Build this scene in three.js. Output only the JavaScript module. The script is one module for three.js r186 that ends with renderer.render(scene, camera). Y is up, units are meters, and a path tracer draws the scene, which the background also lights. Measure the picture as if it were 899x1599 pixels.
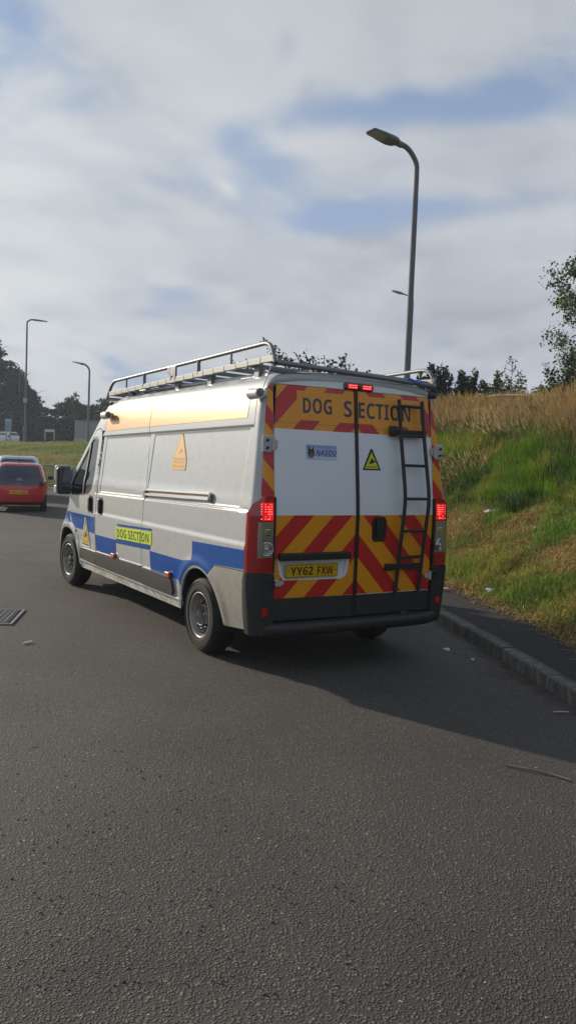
import * as THREE from 'three';
import { mergeGeometries } from 'three/addons/utils/BufferGeometryUtils.js';
import { ConvexGeometry } from 'three/addons/geometries/ConvexGeometry.js';
import { RoundedBoxGeometry } from 'three/addons/geometries/RoundedBoxGeometry.js';

// ------------------------------------------------------------------ camera, sky, sun, exposure
const scene = new THREE.Scene();
const camera = new THREE.PerspectiveCamera(63.97, 575 / 1024, 0.1, 3000);
camera.rotation.order = 'YXZ';
camera.position.set(0, 1.786, 0);
camera.rotation.set(-0.06528, 0, 0.03968);

const renderer = new THREE.WebGLRenderer({ antialias: true });
renderer.toneMapping = THREE.LinearToneMapping;
renderer.toneMappingExposure = 1.0;
renderer.shadowMap.enabled = true;

const D2R = Math.PI / 180;
const SUN_AZ = -48, SUN_EL = 18;             // degrees, left of the view axis / above the horizon
const sunDir = new THREE.Vector3(Math.sin(SUN_AZ * D2R) * Math.cos(SUN_EL * D2R), Math.sin(SUN_EL * D2R), -Math.cos(SUN_AZ * D2R) * Math.cos(SUN_EL * D2R));
const sun = new THREE.DirectionalLight(new THREE.Color().setRGB(1, 0.88, 0.70), 4.55);
sun.position.copy(sunDir).multiplyScalar(80);
sun.target.position.set(0, 0, -8);
sun.castShadow = true;
sun.shadow.radius = 2.2;
sun.shadow.mapSize.set(4096, 4096);
Object.assign(sun.shadow.camera, { left: -45, right: 45, top: 45, bottom: -45, near: 1, far: 220 });
scene.add(sun, sun.target);

function rng(seed) { let a = seed >>> 0; return () => { a = (a + 0x6D2B79F5) | 0; let t = Math.imul(a ^ (a >>> 15), 1 | a); t = (t + Math.imul(t ^ (t >>> 7), 61 | t)) ^ t; return ((t ^ (t >>> 14)) >>> 0) / 4294967296; }; }
const clamp = (x, a = 0, b = 1) => Math.min(b, Math.max(a, x));
const sstep = (a, b, x) => { const t = clamp((x - a) / (b - a)); return t * t * (3 - 2 * t); };
const lerp = (a, b, t) => a + (b - a) * t;
function interp(x, xs, ys) { if (x <= xs[0]) return ys[0]; for (let i = 1; i < xs.length; i++) if (x <= xs[i]) return lerp(ys[i - 1], ys[i], (x - xs[i - 1]) / (xs[i] - xs[i - 1])); return ys[ys.length - 1]; }
// 3D value noise
const NT = (() => { const r = rng(77), t = new Float32Array(65536); for (let i = 0; i < 65536; i++) t[i] = r(); return t; })();
const nh = (x, y, z) => NT[(Math.imul(x, 73856093) ^ Math.imul(y, 19349663) ^ Math.imul(z, 83492791)) & 65535];
function noise(x, y, z = 0) {
  const X = Math.floor(x), Y = Math.floor(y), Z = Math.floor(z); let a = x - X, b = y - Y, c = z - Z;
  a = a * a * (3 - 2 * a); b = b * b * (3 - 2 * b); c = c * c * (3 - 2 * c);
  const l = (p, q, t) => p + (q - p) * t;
  return l(l(l(nh(X, Y, Z), nh(X + 1, Y, Z), a), l(nh(X, Y + 1, Z), nh(X + 1, Y + 1, Z), a), b), l(l(nh(X, Y, Z + 1), nh(X + 1, Y, Z + 1), a), l(nh(X, Y + 1, Z + 1), nh(X + 1, Y + 1, Z + 1), a), b), c);
}
function fbm(x, y, z = 0, o = 5) { let s = 0, a = 0.5, n = 0; for (let i = 0; i < o; i++) { s += a * noise(x, y, z); n += a; a *= 0.52; x = x * 2.03 + 17.1; y = y * 2.03 + 3.7; z = z * 2.03 + 9.2; } return s / n; }

function buildSky() {
  const W = 3072, H = 1536, d = new Float32Array(W * H * 4);
  const lin = (c) => Math.pow(c / 255, 2.2);
  const C = (r, g, b) => [lin(r), lin(g), lin(b)];
  const blueHi = C(136, 159, 195), blueLo = C(156, 175, 204), white = C(200, 206, 213), grey = C(166, 173, 184), pale = C(213, 215, 216), low = C(180, 190, 200);
  // soft shapes seen in the photograph: [azimuth, elevation, half width, half height, cloud, tone (0 grey .. 1 white)]
  const B = [[-3.2, 20.7, 3.1, 2.4, -0.95, 0.5], [7.1, 22.7, 7.8, 1.1, -0.95, 0.5], [15.0, 23.1, 4.5, 1.6, -1.1, 0.5], [6.6, 16.2, 4.7, 0.9, -0.75, 0.5], [0.6, 15.7, 2.6, 0.6, -0.5, 0.5], [-18.7, 24.5, 2.4, 2.2, -0.35, 0.6], [0.2, 27.0, 1.7, 2.5, -0.8, 0.5], [-10.6, 24.2, 7.8, 4.1, 0.8, 0.85], [9.4, 26.6, 7.2, 2.1, 0.5, 0.75], [-14.5, 16.6, 11.2, 4.5, 0.85, 0.5], [10.7, 19.4, 9.7, 2.2, 0.8, 0.42], [-0.6, 11.9, 19.7, 3.0, 0.75, 0.32], [14.6, 10.5, 8.8, 3.5, 0.6, 0.08], [-17.2, 10.4, 7.0, 1.7, 0.3, 1], [-8.9, 10.2, 5.3, 1.3, 0.3, 0.9], [-13.1, 9.3, 1.1, 1.2, 0.5, 0.2], [-18.0, 8.6, 3.1, 0.6, 0.5, 0.25], [-5.7, 17.3, 0.8, 0.7, 0.5, 1], [-7.0, 6.5, 13.3, 1.8, 0.7, 0.8], [-17, 6.5, 8, 2.6, 0.9, 0.95]];
  for (let j = 0; j < H; j++) {
    const el = ((j + 0.5) / H - 0.5) * Math.PI, e = el / D2R, ce = Math.cos(el), y = Math.sin(el);
    for (let i = 0; i < W; i++) {
      const k = (j * W + i) * 4;
      if (e < -4) { d[k] = 0.18; d[k + 1] = 0.18; d[k + 2] = 0.17; d[k + 3] = 1; continue; }
      const phi = ((i + 0.5) / W - 0.5) * 2 * Math.PI, x = Math.cos(phi) * ce, z = Math.sin(phi) * ce;
      let az = Math.atan2(x, -z) / D2R;
      const q = 1 / (Math.max(y, 0) + 0.22), px = x * q, pz = z * q;
      const wx = fbm(px * 1.1 + 4, pz * 1.1, 3.3, 4) - 0.5, wz = fbm(px * 1.1, pz * 1.1 + 9, 7.7, 4) - 0.5;
      const n = fbm(px * 1.5 + wx * 1.7, pz * 1.5 + wz * 1.7, 1.1, 7);
      const n2 = fbm(px * 3.2 + wx * 2.4 + 31, pz * 3.2 + wz * 2.4, 5.1, 6), n3 = fbm(px * 9 + wx * 4 + 11, pz * 9 + wz * 4, 2.1, 5);
      let c = (n - 0.44) * 3.2 + 0.35, tone = (fbm(px * 0.9 + 60, pz * 0.9 + wx, 8.8, 5) - 0.5) * 1.8 + 0.55, tw = 0;
      const wa = az + (n - 0.5) * 4 + (n2 - 0.5) * 5, we = e + (n2 - 0.5) * 3.2 + (n - 0.5) * 2;
      for (const b of B) { const g = Math.exp(-(((wa - b[0]) / b[2]) ** 2) - (((we - b[1]) / b[3]) ** 2)); c += b[4] * g; tone += (b[5] - tone) * g * 0.75; }
      c += (n2 - 0.5) * 2.0 + (n3 - 0.5) * 1.1;
      c = sstep(-0.25, 1.15, c);
      tone = clamp(tone + (n2 - 0.5) * 1.2 + (n - 0.5) * 0.6 + (n3 - 0.5) * 0.9);
      const hz = sstep(11, 0, e), cosS = x * sunDir.x + y * sunDir.y + z * sunDir.z;
      const glow = Math.exp(-(1 - cosS) * 9), warm = Math.exp(-(1 - cosS) * 2.2), aur = Math.exp(-(1 - cosS) * 60);
      const g0 = 0.97 - 0.15 * sstep(16, 34, e) + 0.05 * warm + 0.5 * glow + 2.0 * aur;
      for (let m = 0; m < 3; m++) {
        const sky = lerp(blueHi[m], blueLo[m], sstep(35, 8, e));
        let cl = lerp(grey[m], white[m], tone); cl = lerp(cl, pale[m], clamp(warm * 1.4 - 0.35) * (0.35 + 0.65 * tone));
        let v = lerp(sky, cl, c * 0.93);
        v = lerp(v, lerp(low[m], pale[m], warm * 0.8), hz * 0.55 * (0.6 + 0.8 * (n - 0.2)));
        d[k + m] = v * g0 * (m === 2 ? 1 - 0.06 * glow : 1);
      }
      d[k + 3] = 1;
    }
  }
  const t = new THREE.DataTexture(d, W, H, THREE.RGBAFormat, THREE.FloatType);
  t.mapping = THREE.EquirectangularReflectionMapping; t.magFilter = THREE.LinearFilter; t.needsUpdate = true;
  scene.background = t; scene.environment = t;
}
buildSky();

// ------------------------------------------------------------------ helpers
const V3 = (x, y, z) => new THREE.Vector3(x, y, z);
const used = {};
function numbered(n) { used[n] = (used[n] ?? -1) + 1; return used[n] ? n + '_' + String(used[n]).padStart(3, '0') : n; }
function thing(name, label, category, pos = [0, 0, 0], turn = 0, group) {
  const o = new THREE.Group(); o.name = numbered(name); o.position.set(...pos); o.rotation.y = turn;
  o.userData = { label, category }; if (group) o.userData.group = group;
  scene.add(o); return o;
}
function copyOf(src, label, pos, turn = 0, scale) {
  const o = src.clone(); o.name = numbered(src.name.replace(/_\d{3}$/, '')); o.userData = { ...src.userData, label }; o.position.set(...pos); o.rotation.y = turn;
  if (scale) o.scale.set(...[].concat(scale, scale, scale).slice(0, 3)); scene.add(o); return o;
}
function mesh(name, geo, mat, parent, label) { const m = new THREE.Mesh(geo, mat); m.name = name; if (label) m.userData.label = label; parent.add(m); return m; }
function solo(name, geo, mat, label, category, group) { const m = mesh(numbered(name), geo, mat, scene); m.userData = { label, category }; if (group) m.userData.group = group; return m; }
function struct(name, geo, mat) { const m = mesh(numbered(name), geo, mat, scene); m.userData = { kind: 'structure' }; return m; }
const lc = (r, g, b) => new THREE.Color().setRGB(r, g, b);
const mat = (c, rough = 0.7, metal = 0, extra = {}) => new THREE.MeshPhysicalMaterial({ color: Array.isArray(c) ? lc(...c) : new THREE.Color(c), roughness: rough, metalness: metal, side: THREE.DoubleSide, ...extra });
function canvasTex(w, h, draw, repeat) {
  const c = document.createElement('canvas'); c.width = w; c.height = h; draw(c.getContext('2d'), w, h);
  const t = new THREE.CanvasTexture(c); t.colorSpace = THREE.SRGBColorSpace; t.magFilter = THREE.LinearFilter;
  if (repeat) t.wrapS = t.wrapT = THREE.RepeatWrapping; return t;
}
function dataTex(w, h, f, srgb) {
  const d = new Uint8Array(w * h * 4);
  for (let j = 0; j < h; j++) for (let i = 0; i < w; i++) { const v = f(i / w, j / h, i, j), k = (j * w + i) * 4; d[k] = v[0]; d[k + 1] = v[1]; d[k + 2] = v[2]; d[k + 3] = 255; }
  const t = new THREE.DataTexture(d, w, h); t.wrapS = t.wrapT = THREE.RepeatWrapping; t.magFilter = THREE.LinearFilter; if (srgb) t.colorSpace = THREE.SRGBColorSpace; t.needsUpdate = true; return t;
}
const tnoise = (u, v, f, s) => { // tiling fbm on the unit square
  const a = 2 * Math.PI; return fbm(Math.cos(a * u) * f + s, Math.sin(a * u) * f + Math.cos(a * v) * f * 1.31, Math.sin(a * v) * f * 1.31 + s, 5);
};
function rep(t, x, y) { const c = t.clone(); c.repeat.set(x, y); c.needsUpdate = true; return c; }
const box = (w, h, d, x = 0, y = 0, z = 0) => new THREE.BoxGeometry(w, h, d).translate(x, y, z);
const rbox = (w, h, d, r, x = 0, y = 0, z = 0) => new RoundedBoxGeometry(w, h, d, 2, r).translate(x, y, z);
function bar(a, b, r, seg = 10, r2 = r) {
  const A = V3(...a), Bv = V3(...b), L = A.distanceTo(Bv);
  const g = new THREE.CylinderGeometry(r2, r, L, seg).translate(0, L / 2, 0);
  return g.applyQuaternion(new THREE.Quaternion().setFromUnitVectors(V3(0, 1, 0), Bv.clone().sub(A).normalize())).translate(...a);
}
function tube(pts, r, seg = 40, rad = 8, closed = false, tension = 0.5) { return new THREE.TubeGeometry(new THREE.CatmullRomCurve3(pts.map((p) => V3(...p)), closed, 'centripetal', tension), seg, r, rad, closed); }
// tube through corner points with filleted bends
function bent(pts, r, bend, rad = 10) {
  const P = pts.map((p) => V3(...p)), path = new THREE.CurvePath(); let cur = P[0];
  for (let i = 1; i < P.length; i++) {
    if (i === P.length - 1) { path.add(new THREE.LineCurve3(cur, P[i])); break; }
    const a = P[i].clone().add(P[i - 1].clone().sub(P[i]).setLength(Math.min(bend, P[i].distanceTo(P[i - 1]) * 0.45))), b = P[i].clone().add(P[i + 1].clone().sub(P[i]).setLength(Math.min(bend, P[i].distanceTo(P[i + 1]) * 0.45)));
    path.add(new THREE.LineCurve3(cur, a)); path.add(new THREE.QuadraticBezierCurve3(a, P[i], b)); cur = b;
  }
  return new THREE.TubeGeometry(path, 24 * P.length, r, rad, false);
}
function merge(list) { return mergeGeometries(list.map((g) => { const h = g.index ? g.toNonIndexed() : g.clone(); for (const k of Object.keys(h.attributes)) if (!['position', 'normal', 'uv'].includes(k)) h.deleteAttribute(k); if (!h.attributes.uv) h.setAttribute('uv', new THREE.BufferAttribute(new Float32Array(h.attributes.position.count * 2), 2)); return h; })); }

// A sheet cut to an outline (u, v), laid on the surface map(u, v), off metres proud of it, with its edge turned in by depth.
function sheet(outline, map, o = {}) {
  const { holes = [], off = 0, depth = 0.015, max = 0.05, uvBox = null, out = null, cuts = [] } = o;
  const ctr = outline.map((p) => new THREE.Vector2(p[0], p[1])), hs = holes.map((h) => h.map((p) => new THREE.Vector2(p[0], p[1])));
  if (THREE.ShapeUtils.isClockWise(ctr)) ctr.reverse();
  for (const h of hs) if (!THREE.ShapeUtils.isClockWise(h)) h.reverse();
  const all = [...ctr, ...hs.flat()]; let tris = THREE.ShapeUtils.triangulateShape(ctr, hs).map((t) => t.map((i) => [all[i].x, all[i].y]));
  for (const f of cuts) {      // split every triangle along the line f(u, v) = 0
    const next = [];
    for (const t of tris) {
      const d = t.map((p) => { const v = f(p[0], p[1]); return Math.abs(v) < 1e-7 ? 0 : v; });
      if (d.every((v) => v >= 0) || d.every((v) => v <= 0)) { next.push(t); continue; }
      const cutAt = (i, j) => { const [a, b] = i < j || true ? [i, j] : [j, i]; let P = t[a], Q = t[b], x = d[a], y = d[b]; if (P[0] > Q[0] || (P[0] === Q[0] && P[1] > Q[1])) { [P, Q, x, y] = [Q, P, y, x]; } const s = x / (x - y); return [P[0] + (Q[0] - P[0]) * s, P[1] + (Q[1] - P[1]) * s]; };
      const z = d.indexOf(0);
      if (z >= 0) { const a = (z + 1) % 3, b = (z + 2) % 3, m = cutAt(a, b); next.push([t[z], t[a], m], [t[z], m, t[b]]); continue; }
      const k = d.findIndex((v, i) => Math.sign(v) !== Math.sign(d[(i + 1) % 3]) && Math.sign(v) !== Math.sign(d[(i + 2) % 3])), a = (k + 1) % 3, b = (k + 2) % 3, m = cutAt(k, a), q = cutAt(k, b);
      next.push([t[k], m, q], [m, t[a], t[b]], [m, t[b], q]);
    }
    tris = next;
  }
  const done = [], stack = tris, m2 = max * max, d2 = (a, b) => (a[0] - b[0]) ** 2 + (a[1] - b[1]) ** 2, mid = (a, b) => [(a[0] + b[0]) / 2, (a[1] + b[1]) / 2];
  while (stack.length) {
    const [a, b, c] = stack.pop(), e = [d2(a, b), d2(b, c), d2(c, a)], k = e[0] >= e[1] && e[0] >= e[2] ? 0 : e[1] >= e[2] ? 1 : 2;
    if (e[k] <= m2) { done.push([a, b, c]); continue; }
    if (k === 0) { const m = mid(a, b); stack.push([a, m, c], [m, b, c]); } else if (k === 1) { const m = mid(b, c); stack.push([a, b, m], [a, m, c]); } else { const m = mid(c, a); stack.push([a, b, m], [m, b, c]); }
  }
  const E = 1e-3, at = (u, v) => {
    const p = map(u, v), n = map(u + E, v).sub(map(u - E, v)).cross(map(u, v + E).sub(map(u, v - E))).normalize();
    if (out && n.dot(out) < 0) n.negate(); return [p.addScaledVector(n, off), n];
  };
  const pos = [], nor = [], uv = [], us = ctr.map((p) => p.x), vs = ctr.map((p) => p.y), bb = uvBox || null, U0 = Math.min(...us), V0 = Math.min(...vs), UW = Math.max(...us) - U0, VW = Math.max(...vs) - V0;
  const tuv = (p) => bb === 'fit' ? [(p[0] - U0) / UW, (p[1] - V0) / VW] : bb ? [(p[0] - bb[0]) / bb[2], (p[1] - bb[1]) / bb[3]] : p;
  const cache = new Map(), get = (p) => { const k = p[0].toFixed(6) + ',' + p[1].toFixed(6); if (!cache.has(k)) cache.set(k, at(p[0], p[1])); return cache.get(k); };
  const cr = V3(), ab = V3();
  for (const t of done) {
    let q = t.map(get); cr.subVectors(q[1][0], q[0][0]).cross(ab.subVectors(q[2][0], q[0][0]));
    let tt = t; if (cr.dot(q[0][1]) < 0) { tt = [t[0], t[2], t[1]]; q = tt.map(get); }
    tt.forEach((p, i) => { pos.push(...q[i][0].toArray()); nor.push(...q[i][1].toArray()); uv.push(...tuv(p)); });
  }
  if (depth > 0) for (const loop of [ctr, ...hs]) for (let i = 0; i < loop.length; i++) {
    const A = loop[i], Bq = loop[(i + 1) % loop.length], n = Math.max(1, Math.ceil(A.distanceTo(Bq) / max));
    for (let k = 0; k < n; k++) {
      const p = [lerp(A.x, Bq.x, k / n), lerp(A.y, Bq.y, k / n)], q = [lerp(A.x, Bq.x, (k + 1) / n), lerp(A.y, Bq.y, (k + 1) / n)], [P, N] = get(p), [Q, M] = get(q);
      const P2 = P.clone().addScaledVector(N, -depth), Q2 = Q.clone().addScaledVector(M, -depth), fn = Q.clone().sub(P).cross(N).normalize();
      for (const [w, uvp] of [[P, p], [P2, p], [Q2, q], [P, p], [Q2, q], [Q, q]]) { pos.push(...w.toArray()); nor.push(...fn.toArray()); uv.push(...tuv(uvp)); }
    }
  }
  const g = new THREE.BufferGeometry(); g.setAttribute('position', new THREE.Float32BufferAttribute(pos, 3)); g.setAttribute('normal', new THREE.Float32BufferAttribute(nor, 3)); g.setAttribute('uv', new THREE.Float32BufferAttribute(uv, 2));
  return g;
}
// loft: rows of points, smooth normals
function loft(rows, closed = false) {
  const n = rows[0].length, pos = [], idx = [], uv = [];
  rows.forEach((r, j) => r.forEach((p, i) => { pos.push(...(p.toArray ? p.toArray() : p)); uv.push(i / (n - 1), j / (rows.length - 1)); }));
  for (let j = 0; j + 1 < rows.length; j++) for (let i = 0; i + (closed ? 0 : 1) < n; i++) { const a = j * n + i, b = j * n + (i + 1) % n, c = a + n, d = b + n; idx.push(a, b, c, b, d, c); }
  const g = new THREE.BufferGeometry(); g.setAttribute('position', new THREE.Float32BufferAttribute(pos, 3)); g.setAttribute('uv', new THREE.Float32BufferAttribute(uv, 2)); g.setIndex(idx); g.computeVertexNormals(); return g;
}

// ------------------------------------------------------------------ ground, road, kerb, pavement, banks
const K = new THREE.CatmullRomCurve3([[6.2, 18], [5.1, 10], [4.05, 4], [2.80, -2.6], [2.215, -6.04], [1.72, -9.3], [0.45, -16], [-2.5, -23.2], [-6.0, -29.6], [-10.1, -35.2], [-17, -42], [-27, -48.6], [-42, -55], [-65, -61], [-110, -66], [-170, -68]].map((p) => V3(p[0], 0, p[1])), false, 'centripetal');
K.arcLengthDivisions = 1200;
const KLEN = K.getLength(), KN = 900, KS = [];
for (let i = 0; i <= KN; i++) { const u = i / KN, p = K.getPointAt(u), t = K.getTangentAt(u); KS.push({ s: u * KLEN, x: p.x, z: p.z, tx: t.x, tz: t.z, nx: -t.z, nz: t.x }); }
const kAt = (s) => { const f = clamp(s / KLEN) * KN, i = Math.min(KN - 1, Math.floor(f)), t = f - i, a = KS[i], b = KS[i + 1]; return { x: lerp(a.x, b.x, t), z: lerp(a.z, b.z, t), tx: lerp(a.tx, b.tx, t), tz: lerp(a.tz, b.tz, t), nx: lerp(a.nx, b.nx, t), nz: lerp(a.nz, b.nz, t) }; };
function toSU(x, z) { let best = 1e9, k = KS[0]; for (const q of KS) { const d = (q.x - x) ** 2 + (q.z - z) ** 2; if (d < best) { best = d; k = q; } } return { s: k.s + (x - k.x) * k.tx + (z - k.z) * k.tz, u: (x - k.x) * k.nx + (z - k.z) * k.nz, kz: k.z }; }
const G0 = 0.92;                                 // grass begins this far behind the kerb face
const zOf = (s) => kAt(s).z;
const hMax = (kz) => interp(-kz, [-20, 5, 9, 16, 23, 29.6, 35, 42, 49, 56, 70], [2.5, 2.55, 2.6, 2.75, 3.05, 3.1, 2.9, 2.5, 2.1, 1.9, 1.9]);
const runOf = (kz) => interp(-kz, [0, 20, 30, 36, 80], [4.5, 5.0, 9.5, 14.5, 16]);
function bankY(s, u, kz = zOf(s)) {
  if (u < G0) return 0.115;
  const t = (u - G0) / runOf(kz), f = t < 0.8 ? t * 1.05 : t < 1.15 ? lerp(0.84, 1, 1 - ((1.15 - t) / 0.35) ** 2) : 1;
  const rough = sstep(0, 0.12, t) * ((noise(s * 0.55, u * 0.55, 2.2) - 0.5) * 0.16 + (noise(s * 1.6, u * 1.6, 5.1) - 0.5) * 0.09);
  return 0.10 + hMax(kz) * f + rough;
}
const groundY = (x, z) => { const q = toSU(x, z); return q.u < 0 ? 0 : q.u < G0 ? 0.115 : bankY(q.s, q.u, q.kz); };

// asphalt: chippings drawn one by one, the same stones in the colour, the bump and the roughness
function asphaltTex(n, count, seed) {
  const r = rng(seed), st = [];
  for (let i = 0; i < count; i++) st.push([r() * n, r() * n, 0.95 + r() * r() * 2.6, r(), r(), r()]);
  const put = (g, f) => { for (const s of st) { g.fillStyle = f(s); for (const dx of [0, n, -n]) for (const dy of [0, n, -n]) { const x = s[0] + dx, y = s[1] + dy; if (x < -6 || y < -6 || x > n + 6 || y > n + 6) continue; g.beginPath(); g.ellipse(x, y, s[2], s[2] * (0.62 + 0.38 * s[5]), s[4] * 3.1, 0, 6.3); g.fill(); } } };
  const col = canvasTex(n, n, (g) => { g.fillStyle = 'rgb(66,63,60)'; g.fillRect(0, 0, n, n); put(g, (s) => { const v = 66 + s[3] * 54 + (s[4] > 0.985 ? 70 : 0) - (s[4] < 0.08 ? 34 : 0), w = (s[5] - 0.5) * 8; return `rgb(${v + 5 + w},${v},${v - 8 - w})`; }); }, true);
  const bump = canvasTex(n, n, (g) => { g.fillStyle = 'rgb(40,40,40)'; g.fillRect(0, 0, n, n); put(g, (s) => { const v = 95 + s[3] * 150; return `rgb(${v},${v},${v})`; }); }, true);
  bump.colorSpace = THREE.NoColorSpace; return [col, bump];
}
const [aspCol, aspBump] = asphaltTex(2048, 190000, 11);
const TILE = 4.2;
const roadMat = new THREE.MeshStandardMaterial({ map: aspCol, bumpMap: aspBump, bumpScale: 0.013, roughness: 0.84, vertexColors: true });
const greenMat = mat([0.045, 0.062, 0.018], 0.95);
struct('ground', new THREE.PlaneGeometry(4000, 4000).rotateX(-Math.PI / 2).translate(0, -0.03, 0), greenMat);
{
  // fine near the camera, coarse beyond; tone varies in worn patches and trenches
  const xs = [], zs = []; for (let x = -160; x < -14; x += 12) xs.push(x); for (let x = -14; x <= 10; x += 0.2) xs.push(x); for (let x = 20; x < 60; x += 12) xs.push(x);
  for (let z = 40; z > 2; z -= 6) zs.push(z); for (let z = 2; z > -40; z -= 0.25) zs.push(z); for (let z = -40; z > -150; z -= 10) zs.push(z);
  const pos = [], uv = [], col = [], idx = [];
  for (const z of zs) for (const x of xs) {
    pos.push(x, 0, z); uv.push(x / TILE, z / TILE);
    const a = fbm(x * 0.35 + 3, z * 0.22, 4.4, 4), b = fbm(x * 1.6, z * 1.6, 8.8, 4);
    let v = 1.05 + (a - 0.5) * 0.55 + (b - 0.5) * 0.5;
    v *= 1 - 0.16 * sstep(0.60, 0.64, fbm(x * 0.8 + 40, z * 0.55, 21.3, 5)) - 0.14 * sstep(0.66, 0.70, fbm(x * 2.1 + 9, z * 2.1, 31.7, 4)); v *= 1 + 0.10 * sstep(0.60, 0.65, fbm(x * 0.9 + 80, z * 0.5, 51.3, 5));
    const q = x - (-6.2), pw = z + 17.6;                       // an older paler strip of surfacing near the parked car
    if (z < -13.5 + (b - 0.5) * 2.5 && z > -17.5 + (a - 0.5) * 2 && x < 1) v *= 1.16;
    col.push(v * 1.0, v * 0.985, v * 0.955);
  }
  const n = xs.length; for (let j = 0; j + 1 < zs.length; j++) for (let i = 0; i + 1 < n; i++) { const a = j * n + i; idx.push(a, a + 1, a + n, a + 1, a + n + 1, a + n); }
  const g = new THREE.BufferGeometry(); g.setAttribute('position', new THREE.Float32BufferAttribute(pos, 3)); g.setAttribute('uv', new THREE.Float32BufferAttribute(uv, 2)); g.setAttribute('color', new THREE.Float32BufferAttribute(col, 3)); g.setIndex(idx); g.computeVertexNormals();
  struct('road', g, roadMat);
}
// a ribbon along the kerb line between offsets u0 and u1
function ribbon(s0, s1, us, yf, ds, uvs = 1) {
  const rows = [], uv = [];
  for (let s = s0; s <= s1 + 1e-6; s += ds) { const k = kAt(s); rows.push(us.map((u) => V3(k.x + k.nx * u, yf(s, u, k.z), k.z + k.nz * u))); us.forEach((u) => uv.push(s * uvs, u * uvs)); }
  const g = loft(rows); g.setAttribute('uv', new THREE.Float32BufferAttribute(uv, 2)); return g;
}
{
  const [pc, pb] = asphaltTex(1024, 60000, 12);
  const pm = new THREE.MeshStandardMaterial({ map: pc, bumpMap: pb, bumpScale: 0.0025, roughness: 0.9, color: lc(0.2, 0.2, 0.2) });
  struct('pavement', ribbon(1, 75, [0.14, 0.4, 0.7, 1.15], (s, u) => 0.112 + (noise(s * 2, u * 3, 1) - 0.5) * 0.006, 0.4, 1 / 2.6), pm);
}
{
  const t = dataTex(256, 256, (u, v, i, j) => { const n = tnoise(u, v, 2.5, 3), s = nh(i, j, 5), f = 0.62 + (n - 0.5) * 0.5 + (s - 0.5) * 0.34; return [168 * f, 163 * f, 152 * f]; }, true);
  const b = dataTex(256, 256, (u, v, i, j) => { const s = (0.5 * nh(i, j, 9) + 0.5 * tnoise(u, v, 9, 8)) * 255; return [s, s, s]; });
  const km = [0.74, 0.84, 0.92].map((c) => new THREE.MeshStandardMaterial({ map: t, bumpMap: b, bumpScale: 0.004, roughness: 0.92, color: lc(c, c * 0.985, c * 0.95) }));
  const kerb = new THREE.Group(); kerb.name = 'kerb'; kerb.userData = { kind: 'structure' }; scene.add(kerb);
  const L = 0.914, gap = 0.016, S_CHIP = toSU(1.93, -7.75).s;
  const prof = [[0, -0.2], [0.006, 0.098], [0.014, 0.117], [0.030, 0.126], [0.145, 0.126], [0.147, -0.2]], r = rng(5);
  for (let s = 12.1, i = 0; s < 62; s += L, i++) {
    const rows = [], N = 4, dy = (r() - 0.5) * 0.007, du = (r() - 0.5) * 0.009;
    for (let k = 0; k <= N; k++) { const gp = Math.abs(s - S_CHIP) < L / 2 ? 0.045 : gap, q = kAt(s + gp / 2 + (L - gp) * k / N); const e = (k === 0 || k === N) ? 0.004 : 0; rows.push(prof.map(([u, y]) => V3(q.x + q.nx * (u + du + (u < 0.06 ? e : 0)), y + dy - (y > 0.1 ? e : 0), q.z + q.nz * (u + du + (u < 0.06 ? e : 0))))); }
    let g = loft(rows); const uv = g.attributes.uv; for (let k = 0; k < uv.count; k++) uv.setXY(k, uv.getX(k) * 0.5 + r() * 0, uv.getY(k) * 0.9 + i * 0.37);
    const cap = (row, flip) => { const p = [], o = rows[row], c = flip ? [[0, 2, 1], [0, 3, 2], [0, 4, 3], [0, 5, 4]] : [[0, 1, 2], [0, 2, 3], [0, 3, 4], [0, 4, 5]]; for (const t3 of c) for (const q of t3) p.push(...o[q].toArray()); const h = new THREE.BufferGeometry(); h.setAttribute('position', new THREE.Float32BufferAttribute(p, 3)); h.setAttribute('uv', new THREE.Float32BufferAttribute(new Float32Array(p.length / 3 * 2).fill(0.3), 2)); h.computeVertexNormals(); return h; };
    g = merge([g, cap(0, false), cap(N, true)]);
    mesh('kerb_stone', g, km[i % 3 === 0 ? 0 : i % 2 ? 1 : 2], kerb);
  }
  struct('kerb_bedding', ribbon(1, 75, [0.02, 0.13], () => 0.06, 1), mat([0.05, 0.048, 0.045], 0.95));
}
const S_NEAR = toSU(2.8, -3.2).s, S_FAR = toSU(-4, -26).s;
const thatch = (s, u) => sstep(0.50, 0.60, fbm(s * 0.75 + 5, u * 1.1, 12.5, 4) + 0.07 * Math.exp(-(((u - 2.2) / 0.6) ** 2)));
const tallEdge = (s) => 4.15 + (fbm(s * 0.5, 3, 9, 3) - 0.5) * 1.6;
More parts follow.
